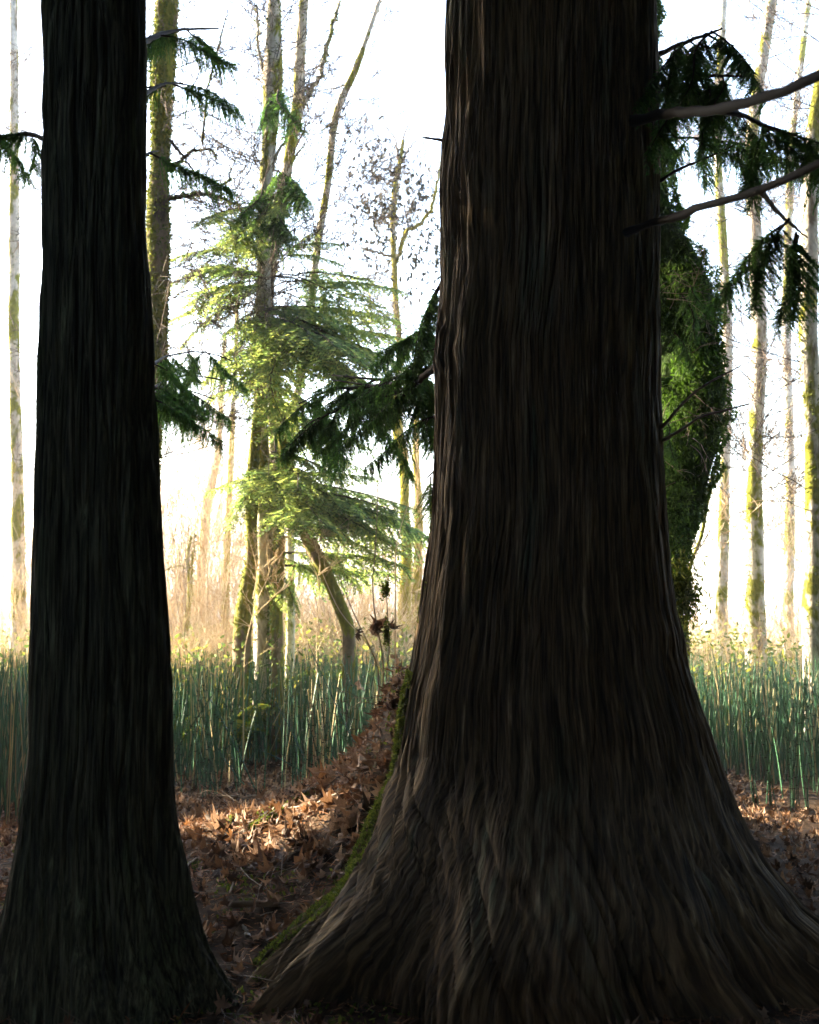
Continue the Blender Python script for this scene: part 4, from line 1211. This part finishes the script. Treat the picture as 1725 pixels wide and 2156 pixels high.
for lab, pts, r, _ in sticks:
    W = []
    for x, y in pts:
        h_ = hit_ground(x, y); W.append(h_ + np.array([0, 0, .035]))
    b = W[0]; mb = MB(); P = smooth_path(W, 16); P[1:-1] += (rng.random((14, 3)) - .5) * r * 1.2
    tube(mb, P, np.linspace(r, r * .5, 16), 6, rough=.2)
    tag(link('fallen_stick', mb.mesh('fallen_stick', M['stick'], b), None, tuple(b)), lab, 'stick')
# the pale wood chip
p = hit_ground(*zg(690, 1043)); mb = MB(); tube(mb, [(-.11, 0, 0), (-.09, 0, .012), (.08, .01, .014), (.12, .01, 0)], [.004, .018, .016, .004], 5)
tag(link('wood_chip', mb.mesh('wood_chip', M['stick']), None, (p[0], p[1], p[2] + .03)), 'pale grey wood chip lying flat on the dark foreground litter', 'wood chip')
# mossy log near the streak
W = [hit_ground(*zg(x, y)) + np.array([0, 0, .03]) for x, y in ((700, 480), (840, 395), (950, 330), (1050, 270), (1120, 235))]
b = W[0]; t = thing('mossy_log', 'thin moss-covered log lying above the sunny streak', 'log', tuple(b))
P = smooth_path(W, 20); R = np.linspace(.018, .032, 20); mb = MB(); tube(mb, P, R, 8, rough=.2); link('wood', mb.mesh('wood', M['wood'], b), t)
Pm, Nm = moss_along(P, R, 3500, .02, gaps=.3); mb = MB(); Nm[:, 2] = rng.uniform(0, 1, len(Nm)); fuzz(mb, Pm, Nm, .022, .8, .25); link('moss', mb.mesh('moss', M['moss'], b), t)
# mossy stub leaning at the trunk's left foot
b = dp(795, 1640, 6.9); t = thing('tree_stump', 'small rotten stump under moss and leaves against the big trunk', 'stump', tuple(b))
mb = MB(); P = smooth_path([b + np.array([0, 0, -.15]), b + np.array([.01, 0, .06]), dp(796, 1575, 6.9)], 14); R = np.linspace(.10, .055, 14); tube(mb, P, R, 12, rough=.4, seed=3)
tube(mb, np.array([P[-1], P[-1] + np.array([0, 0, .005])]), [.055, .002], 12); link('wood', mb.mesh('wood', M['wood'], b), t)
Pm, Nm = moss_along(P, R, 3000, .02, gaps=.4); mb = MB(); fuzz(mb, Pm, Nm, .022, .8, .25); link('moss', mb.mesh('moss', M['moss'], b), t)
# extra random twigs on the floor: many small ones
mb = MB()
for k in range(420):
    x = random.uniform(-2.4, .6); y = random.uniform(3.8, 9.5); z = float(height(x, y)) + .02
    if in_tree((x, y, z)): continue
    a = random.uniform(0, 6.28); twigs(mb, (x, y, z), (math.cos(a), math.sin(a), .03), random.uniform(.08, .35), .0028, 1, .5, .3, 0, 2)
o = tag(link('twig_litter', mb.mesh('twig_litter', M['twig_grey'])), kind='stuff'); o.parent = ground

# ------------------------------------------------------------------ the forest around: shade from left, behind and above
def crown(n, r, z0, z1, card, skip=None, org=(0, 0, 0), seed=1, shape='cone'):
    global rng
    keep = rng; rng = np.random.default_rng(seed)
    t = rng.random(n); z = z0 + (z1 - z0) * t
    a = rng.uniform(0, 6.28, n); rr = r * ((1 - .75 * t) if shape == 'cone' else np.sqrt(np.clip(1 - (2 * t - 1) ** 2, .05, 1))) * np.sqrt(rng.random(n))
    C = np.stack([np.cos(a) * rr, np.sin(a) * rr, z - .25 * rr], 1)
    d = rvec(n); d[:, 2] -= .4
    w = np.cross(d, rvec(n)); w /= np.linalg.norm(w, axis=1)[:, None]
    mb = MB(); s = rng.uniform(.5, 1.2, n)[:, None]
    if skip is not None:
        bad = np.zeros(n, bool)
        for f in (0, .35, .7, 1): bad |= skip(C + d * card * s * f + np.array(org))
        k = ~bad; C, d, w, s = C[k], d[k], w[k], s[k]; n = len(C)
    strips(mb, C, d * card * s, w * card * .42 * s, rng.random(n))
    rng = keep
    return mb


def sun_hole(P):
    """gap cut into the unseen crowns so the sun reaches the strip of litter"""
    k = (P[:, 2] - .2) / math.tan(SUN_EL)
    hx = P[:, 0] - S_H[0] * k; hy = P[:, 1] - S_H[1] * k
    a = np.array([-2.3, 8.3]); b = np.array([-.05, 6.35]); d = b - a
    t = np.clip(((hx - a[0]) * d[0] + (hy - a[1]) * d[1]) / (d @ d), 0, 1)
    dist = np.hypot(hx - a[0] - t * d[0], hy - a[1] - t * d[1])
    return dist < .29 + .08 * np.sin(t * 9) + .06 * np.sin(t * 31)


def trunk_geo(r, h):
    mb = MB(); tube(mb, np.array([(0, 0, -.1), (.05, 0, h * .3), (0, .05, h * .7), (0, 0, h)]), [r * 1.5, r, r * .6, r * .1], 10, rough=.1); return mb.mesh('trunk', M['bark_plain'])


FT = trunk_geo(.3, 16)
FCR = [crown(5200, 3.3, 1.2, 17, .55, seed=400 + k).mesh('crown', M['forest']) for k in range(2)]


def conifer(x, y, label, r=None, s=1.0, me=None, k=0):
    t = thing('conifer_tree', label, 'tree', (x, y, 0), 'dark conifers of the forest behind and beside the viewer')
    o = link('trunk', FT, t); o.scale = (s, s, s)
    o = link('crown', me if me is not None else FCR[k % 2], t); o.scale = (s, s, s)
    return t


def sq(s, q): return (s * S_H[0] + q * Q_H[0], s * S_H[1] + q * Q_H[1])


for k, (s, q, r, n) in enumerate(((11.5, 2.2, 2.9, 6500), (13.5, 4.7, 3.0, 7500), (18.5, 7.4, 1.7, 2000), (13, -2.5, 3, 5200))):  # unseen trees placed to block the sun, crowns opened for one strip
    x, y = sq(s, q)
    me = crown(int(n * 1.2), r, .4, 21, .5, sun_hole, (x, y, 0), 500 + k, 'round').mesh('crown', M['forest'])
    conifer(x, y, 'dark conifer of the dense forest edge outside the left of the view, placed to screen the sun', me=me)
for k, (x, y) in enumerate([(5.6, .6), (6.4, 2.2), (8.6, 5.2), (-5, -5), (5.5, -4.5), (-9, -1), (9, 0), (-2.5, -10), (4, -11), (-8, -8), (9.5, -7), (7.5, 5.5), (-6.5, 3.5), (10.5, 10), (7, -9)]):
    conifer(x, y, 'unseen dark conifer added close behind the viewer to block overhead skylight', k=k)
for k, (x, y) in enumerate(((.4, -3.3), (3.8, -2.6), (-2.6, -3.8))):  # round crowns added out of view to close the bright gap overhead
    me = crown(8500, 4.0, 3.6, 18, .6, None, (x, y, 0), 600 + k, 'round').mesh('crown', M['forest'])
    conifer(x, y, 'unseen dark conifer added close behind the viewer to block overhead skylight', me=me)
me = crown(2600, 2.0, .2, 5.6, .4, sun_hole, (-5.8, 6.1, 0), 640, 'round').mesh('crown', M['forest'])  # unseen low tree added to keep meadow skylight off the trunk base
t = thing('conifer_tree', 'young dark conifer added outside the left of the view to shade the trunk base', 'tree', (-5.8, 6.1, 0))
o = link('trunk', FT, t); o.scale = (.3, .3, .33); link('crown', me, t)
# high crowns of the two cedars in view
for tr, bs, r, n, sd in ((big, baseB, 5.4, 20000, 31), (lt, baseL, 3.6, 5000, 32)):
    me = crown(n, r, 9.8, 17, .6, sun_hole, (bs[0], bs[1], 0), sd).mesh('crown', M['forest'])
    o = link('crown', me, tr); o.location = (0, 0, -bs[2])

# ------------------------------------------------------------------ morning haze
mb = MB()
v = np.array([(x, y, z) for z in (-1.6, 21.) for y in (-1700, 1700) for x in (-1700, 1700)], float)
mb.add(v, quads=[(0, 2, 3, 1), (4, 5, 7, 6), (0, 1, 5, 4), (2, 6, 7, 3), (0, 4, 6, 2), (1, 3, 7, 5)])
m, nt, out = new_mat('haze_air')
pv = nt.nodes.new('ShaderNodeVolumePrincipled')
pv.inputs['Color'].default_value = (.92, .95, 1, 1)
pv.inputs['Density'].default_value = .0022
nt.links.new(pv.outputs[0], out.inputs['Volume'])
tag(link('haze', mb.mesh('haze', m, smooth=False)), kind='stuff')

for o in bpy.data.objects:
    if o.parent is not None and o.name.split('.')[0] in ('moss', 'twigs', 'hanging_leaves'): o['kind'] = 'stuff'
